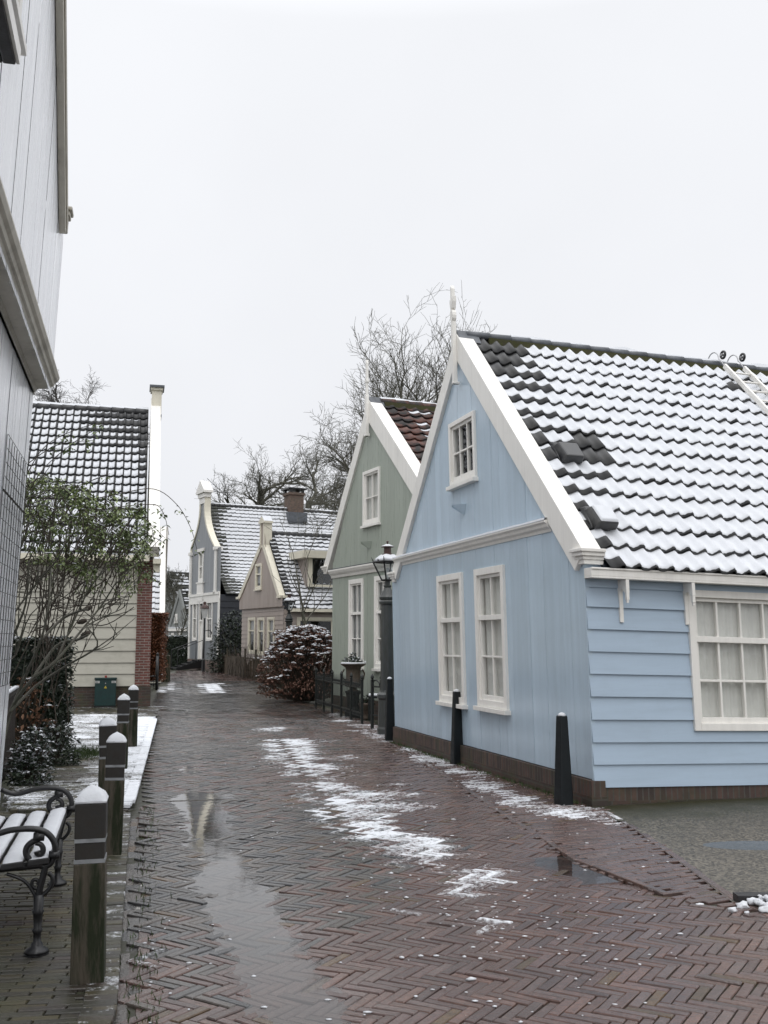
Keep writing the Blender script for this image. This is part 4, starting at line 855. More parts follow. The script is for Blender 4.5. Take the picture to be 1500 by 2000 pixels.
for sx_, fx_ in ((1, foot[0]), (-1, W-foot[0])):
    a = Vector((xa, -.235, za)); f = Vector((fx_, -.235, foot[1])); mb = MB(); dv = (f-a).normalized(); nn = Vector((abs(dv.z)*sx_, 0, abs(dv.x)))
    yv = lambda q: Vector((0, q, 0)); mb.prism([a, f, f-nn*.15, a-nn*.15], (0, .06, 0)); mb.prism([a+nn*.03-yv(.01), f+nn*.03-yv(.01), f-yv(.01), a-yv(.01)], (0, .2, 0)); mb.prism([a-nn*.05-yv(.012), f-nn*.05-yv(.012), f-nn*.085-yv(.012), a-nn*.085-yv(.012)], (0, .012, 0)); o = H.build(mb, 'bargeboard', M['white_dirty'])
    mb = MB(); [mb.box(fx_-.08+o_, fx_+.13-o_, -.28+o_, -.05, foot[1]-.06+h_, foot[1]-.06+h2) for o_, h_, h2 in ((.04, 0, .14), (.02, .14, .19), (0, .19, .23))]; H.build(mb, 'end_block', M['white_dirty'], bev=.012)
mb = MB(); mb.box(W-.06, W, .012, 8, 0, foot[1]); mb.box(0, .06, .012, 8, 0, foot[1]); mb.box(.06, W-.06, 7.9, 8, 0, foot[1]); H.build(mb, 'side_wall', M['palewall'])
mb = MB(); mb.prism([(W+.1, .0, foot[1]), (xa, .0, za), (-.1, .0, foot[1]), (-.1, .0, foot[1]-.1), (xa, .0, za-.12), (W+.1, .0, foot[1]-.1)], (0, 8, 0)); H.build(mb, 'roof', M['tile'])
# top-hung sash of the upper window, opened outwards over the street: dark frame, white edge
yo = -.62; xo, z0_ = pl(31, 128, yo); xl = xo-1.3
mb = MB(); mb.box(xl, xo, yo, yo+.045, z0_, z0_+.04); mb.box(xo-.05, xo, yo+.045, -.18, z0_, z0_+.04); mb.box(xl, xl+.05, yo+.045, -.18, z0_, z0_+.04); mb.box(xl+.05, xo-.05, -.225, -.18, z0_, z0_+.04)
so_ = H.build(mb, 'open_sash', M['iron'], bev=.006); mb = MB(); mb.box(xl, xo+.004, yo-.012, yo-.001, z0_+.008, z0_+.065); H.build(mb, 'sash_edge', M['white'], so_)
mb = MB(); mb.quad((xl+.05, yo+.045, z0_+.02), (xo-.05, yo+.045, z0_+.02), (xo-.05, -.225, z0_+.02), (xl+.05, -.225, z0_+.02)); H.build(mb, 'pane', M['glass'], so_)
# wire trellis on its wall
mb = MB(); t0, t1 = pl(3, 850, -.03), pl(49, 905, -.03); zlo = pl(30, 1330, -.03)[1]; u0, u1 = W-1.9, W-.35
zhi = pl(48, 905, -.03)[1]
for i in range(10):
    u = u0+(u1-u0)*i/9; mb.tube([(u, -.04, zlo), (u, -.04, zhi)], .0032, 4)
for i in range(19):
    z = zlo+(zhi-zlo)*i/18; mb.tube([(u0, -.048, z), (u1, -.048, z)], .0032 if i != 14 else .012, 4)
H.build(mb, 'trellis', M['iron'])
PALE = H
# ------------------------------------------------------------------ ground, street and pavements
def inside(poly, x, y):
    r = False; j = len(poly)-1
    for i in range(len(poly)):
        xi, yi = poly[i]; xj, yj = poly[j]
        if (yi > y) != (yj > y) and x < (xj-xi)*(y-yi)/(yj-yi)+xi: r = not r
        j = i
    return r
def segd(p, a, b):
    ax, ay = a; bx, by = b; dx, dy = bx-ax, by-ay; l = dx*dx+dy*dy
    t = 0 if l == 0 else max(0, min(1, ((p[0]-ax)*dx+(p[1]-ay)*dy)/l)); return math.hypot(p[0]-ax-dx*t, p[1]-ay-dy*t)
def pdist(poly, x, y, closed=True):
    n = len(poly); return min(segd((x, y), poly[i], poly[(i+1) % n]) for i in range(n if closed else n-1))
def sdist(poly, x, y):
    d = pdist(poly, x, y); return d if inside(poly, x, y) else -d
gut_in = G2((200, 2060), (222, 1990), (231, 1860), (247, 1660), (252, 1600))            # pavement edge
gut_out = G2((250, 2060), (262, 1990), (268, 1850), (280, 1660), (290, 1578))           # street side of the channel
plat = G2((264, 1580), (290, 1480), (307, 1412))                                        # kerb of the snowy platform
left_far = G2((309, 1410), (298, 1378), (310, 1350), (326, 1335), (340, 1312), (352, 1309))
right_edge = G2((480, 1313), (505, 1330), (560, 1352), (610, 1387), (720, 1428), (820, 1483), (1000, 1600), (1130, 1680), (1300, 1745), (1450, 1778), (1800, 1850))
road_poly = gut_out+plat[1:]+left_far+right_edge+[(9, 5.0), (9, 2.6), (-1.0, 2.6)]
yard_edge = G2((1165, 1578), (1240, 1620), (1310, 1670), (1390, 1730), (1450, 1770), (1800, 1840))
side_poly = right_edge[3:]+[yard_edge[-1]]+yard_edge[::-1]+[(c1.x, c1.y), (c0.x, c0.y), (.3, 17), (-.3, 19.9), (-1.5, 24.3), (-2.3, 27)]
dips = [(G2((395, 1560), (410, 1640), (470, 1750), (520, 1870), (600, 2010), (640, 2100)), .29, .0265), (G2((360, 1470), (385, 1560)), .25, .013),
        (G2((1085, 1670), (1200, 1720)), .42, .022), (G2((1500, 1900), (1250, 1760)), .3, .008), (G2((310, 1385), (380, 1388)), .3, .016)]
def zroad(x, y):
    z = .009*nz(x*.55, y*.45)+.008*nz(x*1.9, y*1.7, 5)+.002
    if y < 26:
        for pl_, w_, d_ in dips:
            d = pdist(pl_, x, y, False)
            if d < w_*2.6: z -= d_*math.exp(-(d/w_)**2)
    if y < 26 and x < gut_out[0][0]+6:
        d = pdist(gut_out, x, y, False); z -= .006*math.exp(-(d/.25)**2)
    return z
snow_zones = [   # polygons of lying snow in the street: (outline, amount, softness)
    (G2((488, 1452), (560, 1440), (645, 1452), (655, 1500), (700, 1545), (790, 1560), (820, 1600), (905, 1650), (960, 1735), (1020, 1790), (985, 1815), (915, 1800), (840, 1720), (740, 1685), (728, 1655), (650, 1620), (540, 1590), (548, 1572), (600, 1570), (590, 1540), (520, 1500)), .69, .36),
    (G2((383, 1337), (436, 1334), (448, 1344), (436, 1353), (405, 1353)), 1.1, .35),
    (G2((715, 1408), (790, 1432), (900, 1485), (1000, 1535), (1100, 1572), (1180, 1578), (1215, 1592), (1245, 1622), (1090, 1600), (1000, 1577), (900, 1532), (800, 1478), (722, 1432)), .62, .24),
    (G2((640, 1385), (706, 1410), (760, 1440), (740, 1450), (690, 1425), (630, 1395)), .6, .3),
    (G2((470, 1420), (560, 1418), (560, 1432), (480, 1430)), .55, .3), (G2((250, 1830), (330, 1850), (320, 1880), (262, 1905)), .46, .12), (G2((780, 1770), (805, 1785), (760, 1790)), .5, .08),
    (G2((880, 1740), (1010, 1780), (1040, 1830), (1000, 1870), (940, 1850)), .5, .25), (G2((640, 1430), (560, 1470), (760, 1560), (860, 1580)), .5, .5), (G2((240, 1370), (300, 1368), (300, 1385), (230, 1385)), .62, .6), (G2((300, 1340), (345, 1333), (330, 1352), (302, 1352)), .75, .5),
    (G2((510, 1325), (540, 1318), (575, 1340), (560, 1350)), .8, .6)]
tyre = G2((542, 1440), (600, 1520), (645, 1580), (685, 1630)); tyre2 = G2((420, 1330), (436, 1345), (444, 1360))
def snow_at(x, y):
    v = 0
    for pl_, s_, f_ in snow_zones:
        c = pl_[0]
        if abs(c[1]-y) > 14: continue
        d = sdist(pl_, x, y)
        if d > -f_: 
            d += f_*1.3*nz(x*1.8, y*1.8, 2)
            t = max(0, min(1, (d+f_)/(2*f_))); v = max(v, s_*t*t*(3-2*t)+.28*nz(x*3.3, y*3.3, 7)*t)
    if v > .1:
        if segd((x, y), tyre[0], tyre[1]) < .055 or segd((x, y), tyre[1], tyre[2]) < .055 or segd((x, y), tyre[2], tyre[3]) < .055 or pdist(tyre2, x, y, False) < .1: v *= .35
    return v
class Bricks:
    def __init__(s): s.v = []; s.f = []; s.c = []; s.s = []
    def brick(s, cx, cy, ax, ay, L, Wd, zf, col, snow, detail=True, hgt=.035, g=.0035):
        jx = random.uniform(-.002, .002); dz = random.gauss(0, .0022); tl = random.gauss(0, .012); tw = random.gauss(0, .02); ra = random.gauss(0, .012)
        ca, sa = math.cos(ra), math.sin(ra); ax, ay = ax*ca-ay*sa, ax*sa+ay*ca
        px, py = -ay, ax; n = len(s.v); h, k = L/2-g, Wd/2-g; co = ((-h, -k), (h, -k), (h, k), (-h, k)); ins = .0035 if detail else 0
        for a, b in co:
            sa_, sb = (abs(a)-ins)*(1 if a > 0 else -1), (abs(b)-ins)*(1 if b > 0 else -1)
            x = cx+ax*sa_+px*sb+jx; y = cy+ay*sa_+py*sb; s.v.append((x, y, zf(x, y)+dz+tl*a*.4+tw*b*.5))
        if detail:
            for a, b in co:
                x = cx+ax*a+px*b+jx; y = cy+ay*a+py*b; z0 = s.v[n+len(s.v)-n-4][2]; s.v.append((x, y, z0-.005))
            for a, b in co:
                x = cx+ax*a+px*b+jx; y = cy+ay*a+py*b; s.v.append((x, y, s.v[n][2]-hgt))
            s.f.append((n, n+1, n+2, n+3))
            for i in range(4):
                j = (i+1) % 4; s.f.append((n+4+i, n+4+j, n+j, n+i)); s.f.append((n+8+i, n+8+j, n+4+j, n+4+i))
            k_ = 12
        else: s.f.append((n, n+1, n+2, n+3)); k_ = 4
        s.c += [col]*k_; s.s += [snow+(random.uniform(-.13, .12) if 0 < snow < .9 else random.uniform(-.05, .05))]*k_
    def build(s, name, mat, kind='structure'):
        me = bpy.data.meshes.new(name); me.from_pydata(s.v, [], s.f); me.materials.append(M[mat])
        a = me.attributes.new('Col', 'FLOAT_COLOR', 'POINT'); a.data.foreach_set('color', [x for c in s.c for x in c])
        b = me.attributes.new('snow', 'FLOAT', 'POINT'); b.data.foreach_set('value', s.s); me.update()
        o = link(bpy.data.objects.new(name, me)); o['kind'] = kind; return o
def clay(x, y):
    b = nz(x*.35, y*.3, 11)*.5+.5+random.uniform(-.3, .3); k = random.uniform(.75, 1.18)
    reds = ((.135, .083, .071), (.13, .082, .074), (.155, .092, .075), (.115, .076, .069), (.138, .096, .086)); grs = ((.084, .08, .077), (.1, .09, .083), (.068, .069, .072), (.11, .094, .083))
    warm = max(0, min(1, .42+.18*x+.1*(y < 30)+(y > 11)*.25)) if y < 40 else .75
    c = random.choice(reds if b*1.0 < warm+.12 else grs)
    if random.random() < .025: c = (.12, .075, .04)
    return (c[0]*k, c[1]*k, c[2]*k, 1)
BW = .0535; nB = 4
axis = math.atan2(near.y, near.x)+math.pi
axis = math.atan2(1, -.246)
def herring(B, poly, th, o, test, zf, xr, yr, split=21):
    ct, st = math.cos(th), math.sin(th)
    R_ = int(60/BW*.75)
    xs = [p[0] for p in poly]; ys = [p[1] for p in poly]
    cr = [((x-o[0])*ct+(y-o[1])*st, -(x-o[0])*st+(y-o[1])*ct) for x in (min(xs), max(xs)) for y in (min(ys), max(ys))]
    u0, u1 = min(c[0] for c in cr), max(c[0] for c in cr); v0, v1 = min(c[1] for c in cr), max(c[1] for c in cr)
    for vy in range(int(v0/BW)-1, int(v1/BW)+2):
        for typ in (0, 1):
            m0 = vy % (2*nB) if typ == 0 else (vy-1) % (2*nB)
            k = int(math.floor((u0/BW-m0)/(2*nB)))
            while True:
                ux = m0+2*nB*k; k += 1
                if ux*BW > u1: break
                uu, vv = ((ux+nB/2)*BW, (vy+.5)*BW) if typ == 0 else ((ux+.5)*BW, (vy+nB/2)*BW)
                x, y = o[0]+uu*ct-vv*st, o[1]+uu*st+vv*ct
                if not (yr[0] < y < yr[1]) or not (xr[0] < x < xr[1]): continue
                if abs(x) > .42*y+1.2: continue
                if not test(x, y): continue
                a = (ct, st) if typ == 0 else (-st, ct)
                B.brick(x, y, a[0], a[1], nB*BW, BW, zf, clay(x, y), snow_at(x, y), y < split)
rb = Bricks()
herring(rb, road_poly, axis+R(45), (0, 3), lambda x, y: inside(road_poly, x, y), zroad, (-14, 9), (3.2, 30))
# beyond 30 m the same bricks lie in larger courses (they are a pixel high there)
def rows(B, poly, th, L, Wd, zf, col, snow, yr, detail=None, wedge=.42, hgt=.035):
    ct, st = math.cos(th), math.sin(th); xs = [p[0] for p in poly]; ys = [min(max(p[1], yr[0]), yr[1]) for p in poly]
    cr = [(x*ct+y*st, -x*st+y*ct) for x in (min(xs), max(xs)) for y in (min(ys), max(ys))]
    u0, u1 = min(c[0] for c in cr), max(c[0] for c in cr); v0, v1 = min(c[1] for c in cr), max(c[1] for c in cr)
    j = 0
    for jv in range(int(v0/Wd)-1, int(v1/Wd)+2):
        u = (int(u0/L)-1)*L+(jv % 2)*L/2+random.uniform(-.02, .02)
        while u < u1:
            x, y = (u+L/2)*ct-(jv+.5)*Wd*st, (u+L/2)*st+(jv+.5)*Wd*ct; u += L
            if not (yr[0] < y < yr[1]) or abs(x) > wedge*y+1.2 or not inside(poly, x, y): continue
            B.brick(x, y, ct, st, L, Wd, zf, col(x, y), snow(x, y), (y < 21) if detail is None else detail, hgt)
rows(rb, road_poly, axis+R(35), .42, .16, zroad, clay, snow_at, (30, 62))
rb.build('road', 'pave')
sbk = Bricks()
rows(sbk, side_poly, axis+R(100), .205, .055, lambda x, y: zroad(x, y)*.5+.004, clay, snow_at, (3.2, 30))
# course that edges the street on the right
def course(B, line, L, Wd, off, zf, colf, snowf, cross=False, y0=3.0, y1=30):
    for a, b in zip(line, line[1:]):
        dx, dy = b[0]-a[0], b[1]-a[1]; l = math.hypot(dx, dy); dx /= l; dy /= l; st_ = Wd if cross else L; n = max(1, int(l/st_))
        for i in range(n):
            t = (i+.5)/n*l; x, y = a[0]+dx*t-dy*off, a[1]+dy*t+dx*off
            if y < y0 or y > y1: continue
            ax_ = (-dy, dx) if cross else (dx, dy)
            B.brick(x, y, ax_[0], ax_[1], L if cross else l/n, l/n if cross else Wd, zf, colf(x, y), snowf(x, y), y < 21)
course(sbk, right_edge[3:9], .205, .055, .0, lambda x, y: .008, clay, snow_at)
course(sbk, yard_edge, .2, .06, .02, lambda x, y: .006, clay, snow_at)
sbk.build('pavement_strip', 'pave')
def mossclay(x, y):
    k = random.uniform(.5, 1.35); c = random.choice(((.05, .043, .03), (.038, .034, .026), (.06, .048, .026), (.042, .03, .025), (.07, .055, .022))); return (c[0]*k, c[1]*k, c[2]*k, 1)
# channel: two courses of bricks laid along the street
gb = Bricks()
mid = [((a[0]*.72+b[0]*.28), (a[1]*.72+b[1]*.28)) for a, b in zip(gut_in, gut_out)]; mid2 = [((a[0]*.28+b[0]*.72), (a[1]*.28+b[1]*.72)) for a, b in zip(gut_in, gut_out)]
gz = lambda x, y: -.014+.004*nz(x*3, y*3)
course(gb, mid, .2, .075, 0, gz, clay, lambda x, y: 0); course(gb, mid2, .2, .075, 0, gz, clay, lambda x, y: 0)
course(gb, plat, .2, .06, -.06, gz, clay, lambda x, y: .0); course(gb, plat, .2, .06, -.13, gz, clay, lambda x, y: .0)
course(gb, [(x+.035, y) for x, y in gut_out], .2, .07, 0, lambda x, y: zroad(x, y)-.007, clay, lambda x, y: 0); course(gb, [(x+.105, y) for x, y in gut_out], .2, .07, 0, lambda x, y: zroad(x, y)-.009, clay, lambda x, y: 0)
gb.build('gutter_channel', 'pave')
# left pavement by the bench and the snowy platform beyond it
pavA = [(x-.09, y) for x, y in gut_in]+[G2((262, 1588))[0], G2((60, 1600))[0], (-4.6, 9.9), (-4.6, 3), (-1.0, 3)]
PZ = .05
lp = Bricks()
sA = [(G2((170, 1905), (218, 1930), (218, 2010), (150, 1985)), .4, .1), (G2((205, 1660), (240, 1660), (225, 1760), (200, 1760)), .42, .15), (G2((215, 1760), (228, 1800), (215, 1880), (200, 1860)), .5, .1), (G2((0, 1610), (130, 1610), (90, 1640), (0, 1660)), .5, .2)]
def snowA(x, y):
    v = .0
    for p, s_, f in sA:
        d = sdist(p, x, y)
        if d > -f: v = max(v, s_*min(1, (d+f)/(2*f))+.15*nz(x*5, y*5))
    return v
zA = lambda x, y: PZ+.006*nz(x*1.2, y*1.2, 3)
rows(lp, pavA, axis-R(97), .2, .05, zA, mossclay, snowA, (3, 12), wedge=.6)
course(lp, [(x-.06, y) for x, y in gut_in], .15, .06, .0, lambda x, y: PZ+.008+.004*nz(x*9, y*9), mossclay, lambda x, y: max(snowA(x, y), .40+.3*nz(x*6, y*6)), cross=True)
pA = lp.build('pavement', 'pave_moss')
pz2 = .085
platP = [(x-.1, y) for x, y in plat]+[G2((307, 1412), pz2)[0] if False else G2((300, 1404))[0], G2((150, 1400))[0], G2((100, 1470))[0], G2((30, 1560))[0], G2((20, 1598))[0], G2((240, 1592))[0]]
lp2 = Bricks()
def snowP(x, y):
    de = pdist(plat, x, y, False); v = 0
    p = AT(0, 1250, y)
    if y < 11.2: v = (1.0 if de < .5 else .56)+.25*nz(x*2.2, y*2.2, 4)
    elif y < 12.6: v = .72+.4*nz(x*2, y*1.6, 4) if de < .62 else .34+.25*nz(x*3, y*3, 1)
    elif y < 14.2: v = .85+.25*nz(x*2, y*2, 4) if de < .35 else (.47+.3*nz(x*3, y*3, 1) if de < .8 else .1)
    else: v = (.98 if de < .6 else .66)+.3*nz(x*2, y*2, 4)
    return min(v, 1.3)
zP = lambda x, y: pz2+.006*nz(x*1.2, y*1.2, 3)
rows(lp2, platP, axis-R(97), .2, .05, zP, mossclay, snowP, (9, 21), wedge=.6)
course(lp2, [(x-.03, y) for x, y in plat], .12, .07, .03, lambda x, y: pz2, mossclay, snowP, cross=True)
course(lp2, G2((240, 1592), (20, 1598)), .12, .07, .0, lambda x, y: pz2-.005, mossclay, lambda x, y: .25, cross=True)
lp2.build('pavement', 'pave_moss')
# brick apron in front of the cream house
ap = Bricks()
apP = [G2((300, 1404))[0], G2((312, 1384))[0], G2((300, 1376))[0], G2((20, 1370))[0], (-9.5, 19.5), G2((150, 1402))[0]]
rows(ap, apP, axis+R(10), .2, .06, lambda x, y: -.0+.006*nz(x, y), mossclay, lambda x, y: .38+.35*nz(x*1.5, y*1.5, 8), (17, 30), detail=False)
ap.build('pavement', 'pave_moss')
def sheet(name, poly, z, mat, kind='structure'):
    mb = MB(); mb.add([(x, y, z) for x, y in poly], [tuple(range(len(poly)))]); o = mb.build(name, M[mat]); o['kind'] = kind; return o
# joint sand below all bricks, the yard, and the ground out to the horizon
def grid(name, x0, x1, y0, y1, nx, ny, zf, mat, keep=None):
    mb = MB(); vs = [(x0+(x1-x0)*i/nx, y0+(y1-y0)*j/ny) for j in range(ny+1) for i in range(nx+1)]; vs = [(x, y, zf(x, y)) for x, y in vs]; fs = []
    for j in range(ny):
        for i in range(nx):
            c = (x0+(x1-x0)*(i+.5)/nx, y0+(y1-y0)*(j+.5)/ny)
            if keep is None or keep(*c): fs.append((j*(nx+1)+i, j*(nx+1)+i+1, (j+1)*(nx+1)+i+1, (j+1)*(nx+1)+i))
    mb.add(vs, fs); o = mb.build(name, M[mat], smooth=True); o['kind'] = 'structure'; return o
grid('joint_sand', -12, 9, 2, 62, 140, 400, lambda x, y: zroad(x, y)-.014 if y < 24 else zroad(x, y)-.03, 'sand', lambda x, y: sdist(road_poly, x, y) > -.25 or inside(side_poly, x, y))
sheet('joint_sand', pavA, PZ-.012, 'sand'); sheet('joint_sand', platP, pz2-.012, 'sand'); sheet('joint_sand', apP, -.014, 'sand')
yp = yard_edge[:]+[(14, 5.2), (16, 15), (c1.x+3, c1.y+1.0+.2), (c1.x-.02, c1.y+.06)]
yq = G(1475, 1650)
def zy(x, y): return .004+.006*nz(x*.8, y*.8, 6)-.02*math.exp(-(((x-yq.x)/.5)**2+((y-yq.y)/.22)**2)) 
grid('yard_concrete', 1.8, 10, 5.4, 13.5, 120, 120, zy, 'yard', lambda x, y: inside(yp, x, y))
yo_ = [o for o in COL.objects if o.name == 'yard_concrete'][0]; ya = yo_.data.attributes.new('moss', 'FLOAT', 'POINT'); wa, wb_ = (c1.x, c1.y), (c1.x+B_.Y.x*9, c1.y+B_.Y.y*9)
ya.data.foreach_set('value', [max(0, min(1, 1.3-segd((v.co.x, v.co.y), wa, wb_)*.95+.5*nz(v.co.x*3, v.co.y*3, 2)+.3*nz(v.co.x*11, v.co.y*11, 2))) for v in yo_.data.vertices])
mb = MB(); mb.add([(-400, -60, -.09), (400, -60, -.09), (400, 900, -.09), (-400, 900, -.09)], [(0, 1, 2, 3)]); o = mb.build('ground', M['earth']); o['kind'] = 'structure'
def puddle(pts, z, name='puddle'):
    if sum(a[0]*b[1]-b[0]*a[1] for a, b in zip(pts, pts[1:]+pts[:1])) < 0: pts = pts[::-1]
    mb = MB(); mb.add([(x, y, z) for x, y in pts], [tuple(range(len(pts)))]); o = mb.build(name, M['water']); o['kind'] = 'structure'
def around(line, w_):
    a = []; b = []
    for i, p in enumerate(line):
        q = line[min(i+1, len(line)-1)]; r = line[max(i-1, 0)]; dx, dy = q[0]-r[0], q[1]-r[1]; l = math.hypot(dx, dy); a.append((p[0]-dy/l*w_, p[1]+dx/l*w_)); b.append((p[0]+dy/l*w_, p[1]-dx/l*w_))
    return a+b[::-1]
puddle(around(dips[0][0], 1.0), -.0165); puddle(around(dips[1][0], .4), -.009); puddle(around(dips[2][0], .7), -.011); puddle(around(dips[4][0], .5), -.009)
puddle([(yq.x+.85*math.cos(q*.262), yq.y+.4*math.sin(q*.262)) for q in range(24)], -.006)
# ------------------------------------------------------------------ wooden bollards on the left
def make_bollard(label, loc, rz):
    t = thing('wooden_bollard', label, 'bollard', loc, rz, 'wooden bollards along the left pavement'); a = .07; zt = .80
    mb = MB(); mb.hexa([(-a-.006, -a-.006, -.1), (a+.006, -a-.006, -.1), (a+.006, a+.006, -.1), (-a-.006, a+.006, -.1), (-a, -a, zt-.27), (a, -a, zt-.27), (a, a, zt-.27), (-a, a, zt-.27)]); mb.build('shaft', M['wood_mossy'], t, bev=.006)
    mb = MB(); mb.box(-a+.004, a-.004, -a+.004, a-.004, zt-.27, zt-.165); mb.build('neck', M['wood_head'], t, bev=.005)
    mb = MB(); mb.box(-a, a, -a, a, zt-.165, zt); mb.hexa([(-a, -a, zt), (a, -a, zt), (a, a, zt), (-a, a, zt), (-.02, -.02, zt+.05), (.02, -.02, zt+.05), (.02, .02, zt+.05), (-.02, .02, zt+.05)]); mb.build('head', M['wood_head'], t, bev=.008)
    for z in (zt-.177, zt-.27): 
        mb = MB(); b = a-.001; mb.box(-b, b, -b, b, z, z+.018); mb.build('grey_band', M['bandgrey'], t)
    mb = MB(); n = 11                                      # cap of snow, heaped to a soft point
    g = lambda i, j: ((i/(n-1)-.5)*2, (j/(n-1)-.5)*2)
    hh = lambda u, v: .008+.052*(1-max(abs(u), abs(v)))**.8+.016*(1-max(abs(u), abs(v))**6)+.004*nz(u*3, v*3, loc[1])
    vs = [(u*a*1.03, v*a*1.03, zt+hh(u, v)) for j in range(n) for i in range(n) for u, v in [g(i, j)]]
    mb.add(vs, [(j*n+i, j*n+i+1, (j+1)*n+i+1, (j+1)*n+i) for j in range(n-1) for i in range(n-1)]); mb.box(-a*1.02, a*1.02, -a*1.02, a*1.02, zt-.001, zt+.008); mb.build('snow', M['snow'], t, smooth=True)
    return t
z0 = PZ
for i, (px, py, lb, zz_) in enumerate(((172, 1912, 'mossy wooden bollard nearest the camera, beside the bench', PZ), (217, 1668, 'second wooden bollard, just beyond the bench end, before the snowy platform', PZ), (209, 1606, 'middle wooden bollard half hidden behind the second one', pz2), (236, 1500, 'fourth wooden bollard standing in snow on the platform', pz2), (257, 1457, 'farthest wooden bollard on the platform, nearest the green cabinet', pz2))):
    p = G(px, py, zz_)
    b_ = make_bollard(lb, (p.x, p.y, zz_), math.atan2(-p.x, p.y)+R((-4, -2, 3, -3, 2)[i]))
    b_.rotation_euler = (R((.6, -1.2, 1.0, -.6, 1.4)[i]), R((-.8, .9, -1.5, .7, .2)[i]), b_.rotation_euler.z)
p = G(500, 1326); 
def far_post(loc, h, r, label, snow=True):
    t = thing('wooden_post', label, 'post', loc); mb = MB(); mb.lathe([(r*1.05, -.1), (r, h-.22), (r*.9, h-.2), (r, h-.18), (r, h-.04), (r*.7, h)], 10); mb.build('shaft', M['wood_mossy'], t)
    if snow: mb = MB(); mb.blob((0, 0, h-.01), r, r, .05, 2, half=True); mb.build('snow', M['snow'], t, smooth=True)
far_post((p.x, p.y, 0), .85, .14, 'round wooden post before the mauve house front'); p = G(324, 1330); far_post((p.x, p.y, 0), 1.02, .16, 'mossy wooden post standing before the far dark hedge', False)
# ------------------------------------------------------------------ tapered black posts along the blue wall
def guard_post(px, py, h, label, rz):
    p = G(px, py); t = thing('guard_post', label, 'post', (p.x, p.y, 0), rz, 'tapered black posts along the blue wall'); a, b = .076, .043
    mb = MB(); mb.hexa([(-a, -a, -.1), (a, -a, -.1), (a, a, -.1), (-a, a, -.1), (-b, -b, h), (b, -b, h), (b, b, h), (-b, b, h)]); mb.build('shaft', M['post_paint'], t, bev=.012)
    mb = MB(); mb.blob((0, 0, h-.004), b*.95, b*.95, .035, px, amp=.1, half=True); mb.build('snow', M['snow'], t, smooth=True)
rzz = math.atan2(near.y, near.x)
guard_post(1101, 1572, .86, 'tapered black post at the near corner of the blue house', rzz+.1); guard_post(893, 1492, .93, 'tapered black post below the gap between the two blue house windows', rzz); guard_post(761, 1447, .98, 'tapered black post between the lamp and the far blue corner', rzz-.1)
# ------------------------------------------------------------------ bench
bn_, bf_ = G(82, 1862, PZ), G(120, 1728, PZ); ba = bf_-bn_; ba.z = 0; bl = ba.length; ba.normalize(); bd = Vector((-ba.y, ba.x, 0))
if bd.x > 0: bd = -bd
BE = thing('garden_bench', 'black cast iron bench with snow covered slats at the left edge', 'bench', (bn_.x, bn_.y, PZ), 0)
def bpt(px, py, k):                                        # pixel on the plane of the near bench end -> (back, up)
    d = ray(px, py); c = Vector((0, 0, EYE))-bn_; t = -c.dot(ba)/d.dot(ba); q = c+d*t; return (q.dot(bd), q.z)
def BP(a, s, z): return tuple(ba*a+bd*s+Vector((0, 0, z)))
def curve(pts, n=4):                                       # smooth line through points
    o = []; P = [Vector(p) for p in pts]
    for i in range(len(P)-1):
        a, b, c, d = P[max(i-1, 0)], P[i], P[i+1], P[min(i+2, len(P)-1)]
        for k in range(n):
            t = k/n; o.append(.5*((2*b)+(c-a)*t+(2*a-5*b+4*c-d)*t*t+(3*b-a-3*c+d)*t*t*t))
    return o+[P[-1]]
zk = 4.7625
def zz2(L): return [bpt(x/zk, 1480+y/zk, 0) for x, y in L]
arm = zz2([(-330, 690), (-160, 740), (0, 702), (100, 675), (250, 662), (370, 672), (450, 712), (500, 780), (514, 850), (505, 905), (470, 985), (400, 1010), (335, 985), (275, 950), (240, 890), (252, 830), (300, 785), (345, 765), (362, 735), (335, 705)])
curl = zz2([(330, 795), (375, 805), (400, 845), (390, 890), (355, 895), (345, 870)])
brR = zz2([(450, 1070), (485, 1110), (484, 1170), (450, 1230), (395, 1280)]); brL = zz2([(365, 1215), (330, 1215), (300, 1190), (300, 1150), (330, 1130), (355, 1150), (350, 1180)])
stem = zz2([(425, 1000), (405, 1080), (385, 1160), (365, 1240), (360, 1310)]); brace = zz2([(60, 1080), (150, 1110), (230, 1150), (290, 1220), (345, 1320)])
print('arm', arm[2], arm[8], stem[-1])
sz = stem[0][1]-.0; s0_ = stem[-1][0]
